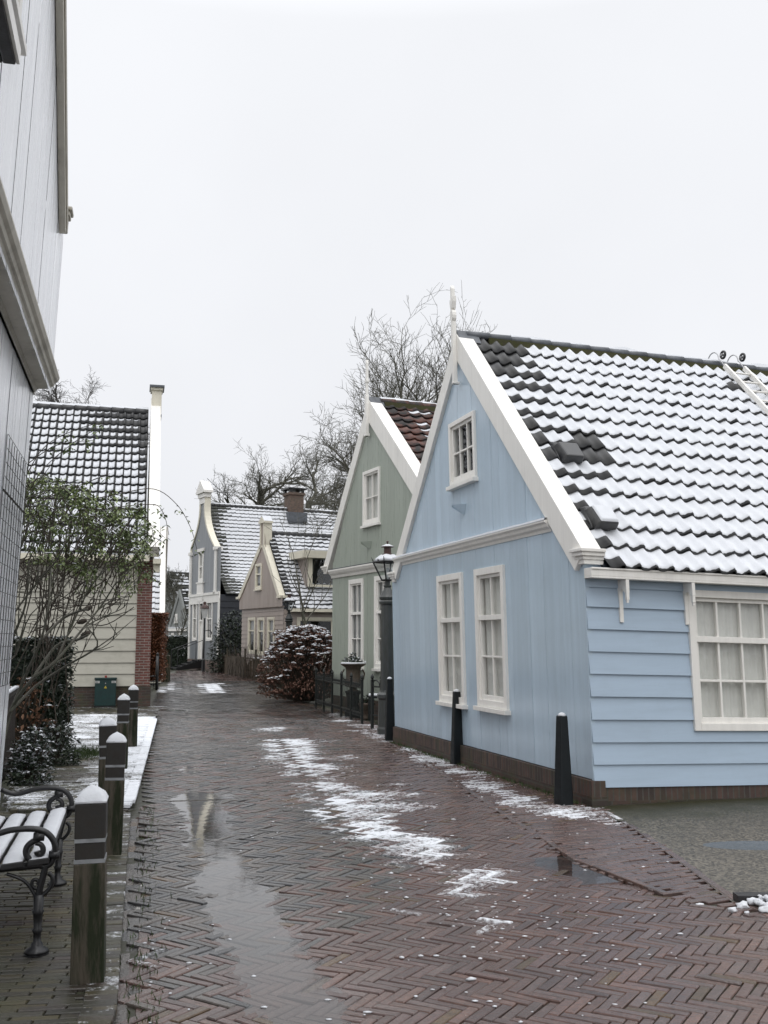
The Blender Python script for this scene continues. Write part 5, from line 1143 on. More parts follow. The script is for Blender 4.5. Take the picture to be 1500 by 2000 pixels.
for k, a in enumerate((0.0, bl)):
    mb = MB()
    for pts, r in ((arm, .016), (curl, .012), (brR, .011), (brL, .009), (stem, .017), (brace, .009)):
        c = curve([BP(a, s, z) for s, z in pts], 4); n = len(c); rr = [r]*n
        if pts is curl: rr = [r*(1+.5*i/n) for i in range(n)]
        mb.tube(c, rr, 7)
    for s, z in (arm[9], arm[18]): mb.tube([BP(a-.0, s-.026, z), BP(a, s+.026, z)], .022, 8)
    mb.tube([BP(a, s0_-.01, sz+.005), BP(a, s0_+.52, sz-.02)], .02, 6)
    mb.build('iron_side', M['iron'], BE, smooth=True)
    zl = stem[-1][1]
    for s in (s0_, s0_+.50):
        mb = MB(); pr = [(.026, zl+.02), (.024, zl-.05), (.03, zl-.06), (.024, zl-.075), (.019, zl-.14), (.027, zl-.15), (.019, zl-.165), (.017, zl-.26), (.023, zl-.268), (.017, zl-.28), (.019, .06), (.028, .05), (.03, .035), (.055, .022), (.062, .008), (.062, 0)]
        pr = [q for q in pr if q[1] >= 0]; pr = sorted(pr, key=lambda q: -q[1]); mb.lathe(pr[::-1], 14, BP(a, s, 0)); mb.build('leg', M['iron'], BE, smooth=True)
    mb = MB(); mb.tube(curve([BP(a, s0_+.5, zl), BP(a, s0_+.53, sz), BP(a, s0_+.57, sz+.2), BP(a, s0_+.64, sz+.42)], 4), .017, 7); mb.build('back_post', M['iron'], BE, smooth=True)
sw = .105
for i in range(4):
    s = s0_-.045+i*(sw+.018); zz_ = sz+.012-.012*i; mb = MB()
    mb.hexa([BP(-.03, s, zz_), BP(bl+.03, s, zz_), BP(bl+.03, s+sw, zz_-.01), BP(-.03, s+sw, zz_-.01), BP(-.03, s, zz_+.03), BP(bl+.03, s, zz_+.03), BP(bl+.03, s+sw, zz_+.02), BP(-.03, s+sw, zz_+.02)])
    so2 = mb.build('slat', M['slat'], BE, bev=.005)
    mb = MB(); n = 40; rows_ = ((.006, 0), (.01, .016), (.03, .024), (.06, .026), (sw-.02, .023), (sw-.006, .014), (sw-.003, 0)); vs = []
    for r_, (u, h) in enumerate(rows_):
        for q in range(n+1):
            a = -.02+(bl+.04)*q/n; e_ = min(1, min(q, n-q)/1.5); vs.append(BP(a, s+u+.003*nz(a*8, i), zz_+.03-.1*u+h*e_*(1+.25*nz(a*5, u*20, i))))
    mb.add(vs, [(r*(n+1)+q, r*(n+1)+q+1, (r+1)*(n+1)+q+1, (r+1)*(n+1)+q) for r in range(len(rows_)-1) for q in range(n)]); mb.build('snow', M['snow'], so2, smooth=True)
for i in range(3):
    s = s0_+.53+.035*i; zz_ = sz+.12+.13*i; mb = MB(); mb.hexa([BP(-.03, s, zz_), BP(bl+.03, s, zz_), BP(bl+.03, s+.03, zz_), BP(-.03, s+.03, zz_), BP(-.03, s+.02, zz_+.1), BP(bl+.03, s+.02, zz_+.1), BP(bl+.03, s+.05, zz_+.1), BP(-.03, s+.05, zz_+.1)]); mb.build('back_slat', M['slat'], BE, bev=.005)
# ------------------------------------------------------------------ street lamps
def lamp(p, k, label, rz=0.2, grey='lampgrey'):
    t = thing('street_lamp', label, 'street lamp', (p[0], p[1], 0), rz, 'old street lamps'); t.scale = (k, k, k)
    mb = MB(); mb.lathe([(.2, -.1), (.2, .1), (.185, .14), (.175, .62), (.2, .66), (.2, .72), (.15, .76), (.14, .8)], 8); mb.build('base', M[grey], t, bev=.006)
    mb = MB(); mb.lathe([(.135, .78), (.128, 1.6), (.12, 2.36)], 16); mb.lathe([(.12, 2.36), (.155, 2.38), (.16, 2.42), (.135, 2.45), (.15, 2.47), (.155, 2.5), (.13, 2.54), (.085, 2.63), (.06, 2.68), (.075, 2.7), (.075, 2.72), (.05, 2.74), (.05, 2.82)], 16); mb.build('post', M[grey], t, smooth=False)
    z0, z1 = 2.82, 3.16; b, a = .085, .215; q = math.pi/4; lt = MB()
    for i in range(4):
        c, s = math.cos(q+i*math.pi/2), math.sin(q+i*math.pi/2); c2, s2 = math.cos(q+(i+1)*math.pi/2), math.sin(q+(i+1)*math.pi/2)
        lt.tube([(b*c*1.3, b*s*1.3, z0), (a*c*1.3, a*s*1.3, z1)], .016, 5); lt.tube([(a*c*1.3, a*s*1.3, z1), (a*c2*1.3, a*s2*1.3, z1)], .02, 5); lt.tube([(b*c*1.3, b*s*1.3, z0), (b*c2*1.3, b*s2*1.3, z0)], .018, 5)
        lt.hexa([(a*c*1.25-.01, a*s*1.25-.01, z1), (a*c*1.25+.01, a*s*1.25-.01, z1), (a*c*1.25+.01, a*s*1.25+.01, z1), (a*c*1.25-.01, a*s*1.25+.01, z1)]+[(a*c*1.45+d, a*s*1.45+e_, z1+.09) for d, e_ in ((-.003, -.003), (.003, -.003), (.003, .003), (-.003, .003))])
        m = ((c+c2)/2, (s+s2)/2); lt.hexa([(a*m[0]*1.3-.015, a*m[1]*1.3-.015, z1), (a*m[0]*1.3+.015, a*m[1]*1.3-.015, z1), (a*m[0]*1.3+.015, a*m[1]*1.3+.015, z1), (a*m[0]*1.3-.015, a*m[1]*1.3+.015, z1)]+[(a*m[0]*1.4+d, a*m[1]*1.4+e_, z1+.055) for d, e_ in ((-.003, -.003), (.003, -.003), (.003, .003), (-.003, .003))])
    lo = lt.build('lantern', M['iron'], t)
    mb = MB(); mb.lathe([(b*1.2, z0+.01), (a*1.22, z1-.01)], 4, rot=q); mb.f = mb.f[:4]; mb.m = mb.m[:4]; mb.build('pane', M['glass'], lo)
    mb = MB(); mb.lathe([(.03, z0), (.03, z0+.08), (.022, z0+.1), (.03, z0+.15), (.028, z0+.22), (.0, z0+.24)], 8); mb.build('burner', M['label'], lo, smooth=True)
    mb = MB(); mb.lathe([(a*1.28, z1), (a*1.0, z1+.07), (.11, z1+.12), (.11, z1+.135)], 4, rot=q); mb.build('roof', M['copper'], lo)
    mb = MB(); mb.lathe([(.105, z1+.13), (.1, z1+.15), (.07, z1+.16), (.068, z1+.27), (.12, z1+.275), (.12, z1+.285), (.03, z1+.32), (.012, z1+.33), (.012, z1+.36), (.026, z1+.37), (.026, z1+.385), (.0, z1+.4)], 12); mb.build('chimney', M['copper'], lo, smooth=False)
    mb = MB(); mb.lathe([(a*1.24, z1+.02), (a*1.05, z1+.075), (.13, z1+.14), (.1, z1+.145)], 4, rot=q); mb.lathe([(.118, z1+.284), (.11, z1+.3), (.04, z1+.33), (.02, z1+.332)], 12); mb.build('snow', M['snow'], lo, smooth=True)
    return t
p = G(757, 1434); lamp((p.x, p.y), .935, 'grey street lamp with snow on its lantern, beside the blue house', rz=.55)
p = G(563, 1337); lamp((p.x, p.y), .95, 'greenish street lamp standing before the corner of the mauve house', rz=.3, grey='iron_green')
# slim lamp before the grey house
p = G(397, 1312); t = thing('slim_lamp', 'slim black lamp post beside the steps of the tall grey house', 'street lamp', (p.x, p.y, 0))
zt_ = AT(398, 1175, p.y).z; mb = MB(); mb.lathe([(.09, 0), (.08, .6), (.045, .66), (.04, zt_-.9), (.06, zt_-.88), (.04, zt_-.85)], 8); mb.tube([(0, 0, zt_-1.5), (.25, 0, zt_-1.45), (.38, 0, zt_-1.55), (.36, 0, zt_-1.68)], .025, 5); mb.build('post', M['iron'], t)
mb = MB(); mb.lathe([(.1, zt_-.85), (.19, zt_-.35)], 6); lo = mb.build('lantern', M['label'], t); mb = MB(); mb.lathe([(.24, zt_-.35), (.2, zt_-.25), (.08, zt_-.15), (.08, zt_-.03), (.02, zt_)], 6); mb.build('roof', M['copper'], t)
# ------------------------------------------------------------------ iron fence before the green house
fa, fb = G(617, 1383), G(707, 1414)
def iron_fence(label, a, b, posts, h, between, crest=True):
    d = b-a; d.z = 0; l = d.length; d.normalize(); t = thing('iron_fence', label, 'fence', (a.x, a.y, 0), math.atan2(d.y, d.x))
    for i in range(posts):
        x = l*i/(posts-1); mb = MB(); mb.box(x-.022, x+.022, -.022, .022, -.1, h); mb.lathe([(.03, h), (.034, h+.02), (.018, h+.03), (.035, h+.06), (.028, h+.09), (.0, h+.14)], 8, (x, 0, 0)); mb.build('post', M['iron_green'], t, smooth=False)
    for z in ((.2, h-.14) if crest else (.25, h-.1)): mb = MB(); mb.box(0, l, -.012, .012, z-.014, z+.014); mb.build('rail', M['iron_green'], t)
    for i in range(posts-1):
        for k in range(1, between+1):
            x = l*(i+k/(between+1))/(posts-1); mb = MB(); mb.tube([(x, 0, .2), (x, 0, h-.02)], .007, 5); mb.hexa([(x-.016, -.004, h-.04), (x+.016, -.004, h-.04), (x+.016, .004, h-.04), (x-.016, .004, h-.04), (x-.002, -.002, h+.05), (x+.002, -.002, h+.05), (x+.002, .002, h+.05), (x-.002, .002, h+.05)])
            if crest:
                for s in (-1, 1): mb.tube([(x, 0, h-.13), (x+s*.03, 0, h-.1), (x+s*.032, 0, h-.06), (x+s*.012, 0, h-.05)], .006, 4)
                mb.tube([(x+.03*math.cos(q), 0, .16+.03*math.sin(q)) for q in [i_*.785 for i_ in range(9)]], .006, 4)
            mb.build('picket', M['iron_green'], t, smooth=False)
    return t, l
iron_fence('low dark green iron fence with spiked posts before the green house', fa, fb, 6, .82, 7)
f2, l2 = iron_fence('short iron gate with curved brace beside the lamp foot', G(727, 1424), G(745, 1426), 2, .86, 0, False)
mb = MB(); mb.tube([(.03, 0, .86), (.12, 0, .88), (.2, 0, .83), (.23, 0, .76)], .014, 6); mb.build('brace', M['iron_green'], f2, smooth=True)
# urn, pot, low table
p = AT(690, 1300, 21.6); u = thing('stone_urn', 'tall weathered urn with snowy plants behind the iron fence', 'urn', (p.x, p.y, 0))
mb = MB(); mb.box(-.17, .17, -.17, .17, -.05, .12); mb.lathe([(.15, .12), (.13, .2), (.14, .45), (.17, .5), (.17, .53)], 16); mb.build('pedestal', M['iron_green'], u)
mb = MB(); mb.lathe([(.13, .53), (.08, .56), (.08, .6), (.17, .63), (.19, .68), (.155, .72), (.155, .95), (.17, 1.02), (.25, 1.07), (.27, 1.09), (.26, 1.11), (.2, 1.1)], 20); ub = mb.build('bowl', M['terracotta'], u, smooth=True)
for s in (-1, 1): mb = MB(); mb.tube([(s*.155, 0, .76), (s*.22, 0, .78), (s*.24, 0, .9), (s*.19, 0, .98)], .018, 6); mb.build('handle', M['terracotta'], ub, smooth=True)
mb = MB(); mb.lathe([(.27, 1.1), (.262, 1.125), (.2, 1.13), (.0, 1.14)], 20); mb.build('snow', M['snow'], ub, smooth=True)
mb = MB(); ms_ = MB()
for i in range(160):
    q = random.uniform(0, 6.28); r = random.uniform(0, .22); pz_ = 1.12+(.2-r*.7)*random.random(); mb.leaf((r*math.cos(q), r*math.sin(q), pz_), .09, .045)
    if i % 3 == 0: ms_.leaf((r*math.cos(q), r*math.sin(q), pz_+.012), .07, .045)
po = mb.build('plants', M['leaf_dark'], u); ms_.build('snow', M['snow'], po)
p = AT(716, 1380, 20.6); u = thing('flower_pot', 'small mossy pot with pansies in the gap beside the urn', 'pot', (p.x, p.y, 0)); mb = MB(); mb.lathe([(.1, 0), (.11, .05), (.06, .12), (.13, .2), (.16, .3), (.17, .33), (.15, .34)], 14); mb.build('bowl', M['terracotta'], u, smooth=True)
mb = MB(); [mb.leaf((random.uniform(-.13, .13), random.uniform(-.13, .13), random.uniform(.33, .5)), .08, .05) for _ in range(70)]; mb.build('plants', M['leaf_dark'], u)
p = AT(735, 1365, 20.6); u = thing('low_table', 'low dark garden table with snow on its top by the gate', 'table', (p.x, p.y, 0)); mb = MB(); mb.box(-.16, .3, -.2, .2, .44, .48); to = mb.build('top', M['iron_green'], u)
for a, b in ((-.14, -.18), (-.14, .18), (.27, -.18), (.27, .18)): mb = MB(); mb.box(a-.02, a+.02, b-.02, b+.02, 0, .44); mb.build('leg', M['iron_green'], u)
mb = MB(); mb.box(-.155, .295, -.195, .195, .48, .52); mb.build('snow', M['snow'], to, bev=.015)
# ------------------------------------------------------------------ cabinet, wire post, sticks, pickets
p = AT(206, 1340, 24.42); t = thing('utility_cabinet', 'dark green electrical cabinet with two stickers against the cream house', 'cabinet', (p.x, p.y, 0), R(14))
w2 = .245; mb = MB(); mb.box(-w2, w2, 0, .3, .04, .66); mb.build('body', M['cabinet'], t, bev=.006); mb = MB(); mb.box(-w2-.015, w2+.015, -.015, .31, .66, .7); mb.build('lid', M['cabinet'], t, bev=.006); mb = MB(); mb.box(-w2-.01, w2+.01, .01, .29, -.05, .04); mb.build('base', M['iron_green'], t)
mb = MB(); mb.lathe([(.03, .7), (.03, .735), (.02, .75)], 10, (0, .12, 0)); mb.build('red_knob', M['red'], t)
for x in (-.19, .19):
    mb = MB(); mb.box(x-.05, x+.05, -.004, -.0005, .575, .625); s_ = mb.build('sticker', M['label'], t); mb = MB()
    for k in range(3): mb.box(x-.04, x+(.035 if k != 1 else .01), -.0055, -.0042, .585+.012*k, .59+.012*k)
    mb.build('print', M['iron'], s_)
mb = MB(); mb.prism([(-.035, -.004, .45), (.035, -.004, .45), (0, -.004, .515)], (0, .0035, 0)); y_ = mb.build('warning_triangle', M['yellow'], t); mb = MB(); mb.prism([(0, -.0055, .463), (.006, -.0055, .478), (0, -.0055, .478), (.006, -.0055, .495), (-.006, -.0055, .48), (0, -.0055, .48)], (0, .001, 0)); mb.build('bolt_symbol', M['iron'], y_)
mb = MB(); mb.lathe([(.012, 0), (.012, .008)], 10); mb.v = [(v[0], -v[2]-.0, v[1]+.57) for v in mb.v]; mb.build('lock', M['alu'], t)
p = G(306, 1346); t = thing('wire_fence', 'thin black post with low wire fence before the orange hedge', 'fence', (p.x, p.y, 0)); mb = MB(); mb.tube([(0, 0, -.1), (0, 0, 1.1)], .05, 8); mb.lathe([(.055, 1.1), (.04, 1.16), (0, 1.2)], 8); mb.build('post', M['iron'], t, smooth=True)
for z in (.08, .25, .42): mb = MB(); mb.tube([(0, 0, z), (-1.2, .15, z)], .012, 4); mb.build('wire', M['iron'], t)
for i in range(8): mb = MB(); mb.tube([(-.15*i-.1, .02*i, 0), (-.15*i-.1, .02*i, .5)], .009, 4); mb.build('upright', M['iron'], t)
a, b = G(425, 1312), G(545, 1338); d = b-a; l = d.length; t = thing('stick_fence', 'old brown stick and plank fence with bare climbers before the dark wall', 'fence', (a.x, a.y, 0), math.atan2(d.y, d.x))
random.seed(5); mb = MB(); x = 0
while x < l: 
    h = random.uniform(.78, .9) if x < l*.52 else random.uniform(.55, .9); wd = random.uniform(.06, .12) if x < l*.52 else .03; mb.box(x, x+wd, -.012, .012, 0, h); x += wd+(random.uniform(.01, .04) if x < l*.52 else random.uniform(.1, .22))
mb.build('pickets', M['fence_old'], t); mb = MB(); mb.box(0, l, .012, .04, .3, .36); mb.build('rail', M['fence_old'], t); mb = MB(); mb.box(0, l, .012, .04, .8, .86); mb.build('rail', M['fence_old'], t)
for i in range(7): mb = MB(); mb.box(l*i/6-.05, l*i/6+.05, .04, .12, -.1, random.uniform(1.1, 1.35)); mb.build('post', M['wood_mossy'], t)
mb = MB()
for i in range(60):
    x = random.uniform(0, l); pts = [(x, -.05, 0)]
    for k in range(4): pts.append((pts[-1][0]+random.uniform(-.15, .15), -.05+random.uniform(-.1, .1), pts[-1][2]+random.uniform(.2, .5)))
    mb.tube(pts, [.014, .012, .01, .007, .004], 3)
mb.build('climber_stems', M['twig'], t)
pa = Vector((-4.02, 10.75, 0)); pb = Vector((-4.55, 12.6, 0)); d = pb-pa; l = d.length; t = thing('picket_fence', 'dark brown picket fence with snow on its rail by the pale house', 'fence', (pa.x, pa.y, pz2), math.atan2(d.y, d.x))
for i in range(int(l/.075)): mb = MB(); mb.box(i*.075, i*.075+.05, -.01, .01, 0, .88); mb.build('picket', M['fence_brown'], t)
for z in (.15, .88): mb = MB(); mb.box(-.02, l+.02, -.03, .03, z, z+.045); r_ = mb.build('rail', M['fence_brown'], t)
mb = MB(); mb.box(-.015, l+.015, -.028, .028, .925, .955); mb.build('snow', M['snow'], r_, bev=.01)
# ------------------------------------------------------------------ snow pile with the drain edge, bottom right
p = G(1488, 1765, .02); t = thing('snow_heap', 'small heap of dirty snow lying on the paving at the right edge', 'snow heap', (p.x, p.y, 0)); mb = MB()
for i in range(90): r = abs(random.gauss(0, .11)); q = random.uniform(0, 6.28); k = random.uniform(.012, .04); mb.blob((.1+r*1.6*math.cos(q), r*math.sin(q), max(0, .07-r*.45)+random.uniform(-.01, .01)), k, k*.9, k*.7, i, amp=.9)
mb.build('heap', M['snow'], t, smooth=True)
mb = MB(); mb.box(-.12, .5, .06, .16, 0, .05); mb.build('wood_strip', M['slat'], t)
random.seed(11); mb = MB()                                 # crumbs of frozen snow scattered over the bricks
n = 0
while n < 260:
    if random.random() < .75:
        zn = random.choice((0, 0, 0, 2, 2, 5, 7)); pl_ = snow_zones[zn][0]; c = random.choice(pl_); x, y = c[0]+random.gauss(0, .35), c[1]+random.gauss(0, .5)
    else:
        q = G(random.uniform(640, 1350), random.uniform(1600, 2000)); x, y = q.x, q.y
    if not (inside(road_poly, x, y) or inside(side_poly, x, y)) or y > 17: continue
    r = random.uniform(.003, .009)*(1.6 if random.random() < .1 else 1); mb.blob((x, y, zroad(x, y)+.004), r*random.uniform(1, 2.2), r*random.uniform(.8, 1.4), r*.7, n, sub=1, amp=.5, half=True); n += 1
o = mb.build('snow_crumbs', M['snow'], smooth=True); tag(o, 'loose crumbs of frozen snow scattered over the brick street', 'snow', kind='stuff')
# ------------------------------------------------------------------ bare trees
def tree(label, base, height, spread, seed, levels=4, lean=(0, 0), mat='bark', trunk_r=.22, first=.35, kids=(5, 6, 6, 5), twig=.006, droop=0.0, group='bare winter trees', up=.35, snow=False, wig=.2, tmin=.045, bl=.85):
    rnd = random.Random(seed); t = thing('bare_tree', label, 'tree', base, 0, group); tb, cb = MB(), MB()
    def go(p, d, L, r, lv):
        n = 5 if lv < 2 else 4 if lv < 3 else 3; pts = [p]; ds = [d]
        for i in range(n):
            wg = wig if lv else wig*.2; d = (d+Vector((rnd.gauss(0, wg), rnd.gauss(0, wg), rnd.gauss(0, wg)+(up*.12 if lv else .0)-droop*.2*(lv > 1)))).normalized(); p = p+d*(L/n); pts.append(p); ds.append(d)
        re = max(twig*.6, r*(.45 if lv else .5)); rr = [r+(re-r)*i/n for i in range(n+1)]
        (tb if r > tmin else cb).tube(pts, rr, 7 if r > .1 else 5 if r > .03 else 3, cap=False)
        if lv >= levels: return
        k = kids[min(lv, len(kids)-1)]
        for i in range(k):
            f = (first if lv == 0 else .2)+(1-(first if lv == 0 else .2))*((i+rnd.random()*.8)/k); f = min(f, .99); q = min(int(f*n), n-1); pt_ = pts[q].lerp(pts[q+1], f*n-q)
            ax_ = ds[q+1].cross(Vector((rnd.gauss(0, 1), rnd.gauss(0, 1), rnd.gauss(0, 1)))).normalized(); ang = rnd.uniform(.45, 1.0)
            nd_ = (Matrix.Rotation(ang, 3, ax_) @ ds[q+1]); nd_ = Vector((nd_.x*spread, nd_.y*spread, nd_.z+up*.3)).normalized()
            go(pt_, nd_, L*rnd.uniform(.45, .72)*(1 if lv else bl), max(twig, rr[q]*rnd.uniform(.5, .68)), lv+1)
    go(Vector((0, 0, -.2)), Vector((lean[0], lean[1], 1)).normalized(), height*.62, trunk_r, 0)
    tb.build('trunk', M[mat], t, smooth=True); cb.build('crown', M[mat], t)
    return t, len(cb.f)
for a in (dict(label='large bare tree right behind the green house gable', base=(.7, 39, 0), height=16.2, spread=1.0, seed=14, levels=5, kids=(10, 6, 5, 4, 3), trunk_r=.24, first=.42, twig=.008, up=.45, wig=.15, bl=.56),
          dict(label='bare tree with low boughs to the left of the green gable', base=(-.1, 36, 0), height=12.4, spread=1.25, seed=33, levels=5, kids=(9, 5, 5, 4, 3), trunk_r=.16, first=.7, twig=.007, up=.2, wig=.2, bl=.36),
          dict(label='slim bare tree top rising behind the blue house ridge', base=(4.5, 42, 0), height=20.6, spread=.9, seed=5, levels=5, kids=(9, 5, 4, 4, 3), trunk_r=.17, first=.6, twig=.008, bl=.25, wig=.15),
          dict(label='crooked bare tree behind the left part of the grey roof', base=(-10.2, 78, 0), height=22.0, spread=1.2, seed=26, levels=5, kids=(7, 5, 5, 4, 3), trunk_r=.42, first=.6, twig=.012, wig=.24, bl=.46),
          dict(label='wide bare tree behind the chimney of the grey house', base=(-5.6, 74, 0), height=19.4, spread=1.3, seed=41, levels=5, kids=(7, 5, 5, 4, 3), trunk_r=.42, first=.58, twig=.012, wig=.24, bl=.5),
          dict(label='bare tree between the grey house and the green gable', base=(-2.6, 72, 0), height=16.8, spread=1.3, seed=52, levels=5, kids=(7, 5, 5, 4, 3), trunk_r=.36, first=.62, twig=.012, wig=.26, bl=.36),
          dict(label='drooping bare tree behind the cream house roof, larger of two', base=(-14.0, 46, 0), height=20.2, spread=1.3, seed=61, levels=5, kids=(10, 6, 5, 4, 3), trunk_r=.2, first=.62, twig=.007, droop=.35, mat='bark_far', bl=.22),
          dict(label='thin bare tree just left of the cream gable post', base=(-12.6, 47, 0), height=18.6, spread=1.0, seed=62, levels=5, kids=(9, 5, 5, 4, 3), trunk_r=.13, first=.72, twig=.007, droop=.3, mat='bark_far', bl=.17),
          dict(label='bare tree over the far gable house, beyond the hedge', base=(-15.9, 76, 0), height=9.6, spread=1.1, seed=71, levels=5, kids=(8, 5, 5, 4, 3), trunk_r=.16, first=.4, twig=.011, bl=.5),
          dict(label='leaning bare sapling in front of the far gable house', base=(-14.4, 68, 0), height=5.6, spread=.7, seed=73, levels=3, kids=(6, 4, 3), trunk_r=.1, first=.5, twig=.012, lean=(.35, 0), bl=.5)):
    tt, nf = tree(**a); print(a['label'], nf)
p = AT(606, 1300, 33); tree('young thin tree standing before the dormer of the mauve house', (p.x, p.y, 0), 6.4, .9, 81, levels=2, kids=(7, 3), trunk_r=.055, first=.5, twig=.009, up=1.2, tmin=.04)
# ------------------------------------------------------------------ hedges and shrubs
def hedge(label, cat, loc, rz, sx_, sy_, h, mat, n, size, seed, snow=0, z0=0.0, core='leaf_dark', name='hedge', gaps=False):
    rnd = random.Random(seed); random.seed(seed); t = thing(name, label, cat, loc, rz); mb = MB()
    mb.box(-sx_/2+.08, sx_/2-.08, -sy_/2+.08, sy_/2-.08, z0, h-.1); mb.build('stems', M[core], t)
    mb = MB(); ms_ = MB()
    for i in range(n):
        f = rnd.random()
        x, y, z = rnd.uniform(-sx_/2, sx_/2), rnd.uniform(-sy_/2, sy_/2), rnd.uniform(z0, h)
        if f < .42: y = -sy_/2+abs(rnd.gauss(0, .05))-.02*nz(x*3, z*3, seed)
        elif f < .7: x = (sx_/2-abs(rnd.gauss(0, .05))) if rnd.random() < .75 else -sx_/2+abs(rnd.gauss(0, .05))
        elif f < .95: z = h-abs(rnd.gauss(0, .04))+.05*nz(x*2, y*2, seed)
        mb.leaf((x, y, z), size*rnd.uniform(.7, 1.3), size*.6*rnd.uniform(.7, 1.2))
        if snow and ((f >= .7 and rnd.random() < snow) or rnd.random() < snow*.05): ms_.leaf((x, y, z+.01), size*1.0, size*.8, droop=0)
    mb.build('leaves', M[mat], t)
    if ms_.v: ms_.build('snow', M['snow'], t)
    return t
hedge('dark ivy covered hedge block between the pale house and the cream house', 'hedge', (-5.55, 14.25, 0), R(-3), 2.1, 1.0, 1.62, 'leaf_dark', 9000, .075, 3, snow=.12)
p = AT(305, 1300, 34.6); hedge('tall orange brown beech hedge beside the brick pier', 'hedge', (p.x-.0, 34.7, 0), R(4), .5, 1.2, 2.5, 'leaf_beech', 5000, .09, 4, snow=.06, z0=.25, core='leaf_tan')
a, b = AT(306, 1300, 60), AT(368, 1300, 58.5); hedge('long dark clipped hedge at the far bend, left of the steps', 'hedge', ((a.x+b.x)/2-.1, 60.0, 0), R(-4), 2.6, 1.2, 1.82, 'leaf_dark', 4200, .14, 5, snow=.25)
def shrub(label, loc, rx, ry, h, mat, n, size, seed, snow=0.0, stems=20, name='shrub', cat='shrub', z0=.0, stem_mat='twig', group=None):
    rnd = random.Random(seed); random.seed(seed); t = thing(name, label, cat, loc, 0, group); mb = MB()
    tips = []
    for i in range(stems):
        q = rnd.uniform(0, 6.28); r = math.sqrt(rnd.random()); e_ = Vector((rx*r*math.cos(q), ry*r*math.sin(q), h*rnd.uniform(.6, 1)*(1-.35*r*r))); pts = [Vector((e_.x*.15, e_.y*.15, 0)), Vector((e_.x*.4, e_.y*.4, e_.z*.45)), Vector((e_.x*.8, e_.y*.8, e_.z*.85)), e_]; mb.tube(curve(pts, 2), .008, 3, cap=False); tips.append(pts)
    mb.build('stems', M[stem_mat], t); lb_, ms_ = MB(), MB()
    for i in range(n):
        while True:
            u, v, w_ = rnd.uniform(-1, 1), rnd.uniform(-1, 1), rnd.uniform(0, 1)
            rad = u*u+v*v+w_*w_
            if rad < 1+.25*nz(u*2.5, v*2.5+seed, w_*2.5) and rad > .25*rnd.random(): break
        p = (u*rx, v*ry, z0+(h-z0)*w_); lb_.leaf(p, size*rnd.uniform(.6, 1.3), size*.5*rnd.uniform(.7, 1.3))
        if snow and rnd.random() < snow*(.3+.7*w_): ms_.leaf((p[0], p[1], p[2]+.012), size*.9, size*.7, droop=0)
    lb_.build('leaves', M[mat], t)
    if ms_.v: ms_.build('snow', M['snow'], t)
    return t
p = AT(450, 1300, 50); shrub('dark green shrub against the black side wall of the grey house', (p.x+.1, p.y, 0), 1.25, .9, 3.1, 'leaf_dark', 3200, .17, 7, snow=.0, stems=14)
p = AT(58, 1535, 11.0); shrub('small dark evergreen shrub topped with snow beside the picket fence', (p.x, p.y, pz2), .26, .26, .6, 'leaf_dark', 1000, .06, 8, snow=.5)
p = AT(105, 1500, 12.6); shrub('low dark shrub with little snow at the foot of the hedge', (p.x, p.y, pz2), .32, .3, .55, 'leaf_dark', 1000, .06, 9, snow=.2)
# dried hydrangea flowers: heads on stems, snow on the upper ones
def hydrangea(label, loc, rx, ry, h, n, seed, hs, snow, mat='leaf_dry', z0=.15, inner=True):
    rnd = random.Random(seed); random.seed(seed); t = thing('hydrangea_bush', label, 'bush', loc); st_, hd, sn = MB(), MB(), MB()
    lv = MB()
    for i in range(n):
        q = rnd.uniform(0, 6.283); w_ = rnd.random()**.75; k = math.sqrt(max(0, 1-w_**2.2))*(1+.12*nz(q*1.5, w_*3, seed)) if rnd.random() < .8 else rnd.random()*.8
        p = Vector((rx*k*math.cos(q), ry*k*math.sin(q), z0+(h-z0)*w_))
        st_.tube(curve([(p.x*.2, p.y*.2, 0), (p.x*.7, p.y*.7, p.z*.6), tuple(p)], 2), .008, 3, cap=False)
        r = hs*rnd.uniform(.7, 1.2)
        for k_ in range(26):
            v = Vector((rnd.gauss(0, 1), rnd.gauss(0, 1), rnd.gauss(0, 1))).normalized(); v.z = abs(v.z)*1.0-.25; hd.leaf(p+Vector((v.x*r, v.y*r, v.z*r*.7)), r*.55, r*.5)
        if w_ > .2 and rnd.random() < snow*(w_*1.6): 
            for k_ in range(7):
                v = Vector((rnd.gauss(0, .5), rnd.gauss(0, .5))); sn.blob((p.x+v.x*r, p.y+v.y*r, p.z+r*.55*(1-min(1, v.length*.6))), r*.42, r*.42, r*.22, i+k_, sub=1, amp=.4, half=True)
    for i in range(n*6):
        q = rnd.uniform(0, 6.283); w_ = rnd.random(); k = math.sqrt(max(0, 1-w_**2))*rnd.uniform(.5, .97); lv.leaf((rx*k*math.cos(q), ry*k*math.sin(q), .1+(h-.15)*w_), .09, .045, droop=-.8)
    st_.build('stems', M['twig'], t); hd.build('flower_heads', M[mat], t); lv.build('leaves', M[mat], t); sn.build('snow', M['snow'], t, smooth=True)
    return t
hydrangea('large brown hydrangea bush with snow on its dry flower heads', (-2.05, 27.0, 0), 1.25, 1.1, 1.95, 420, 3, .105, .75)
hydrangea('small tan hydrangea with few dry heads against the dark hedge', (-4.72, 13.3, pz2), .42, .35, 1.02, 42, 6, .05, .3, mat='leaf_tan')
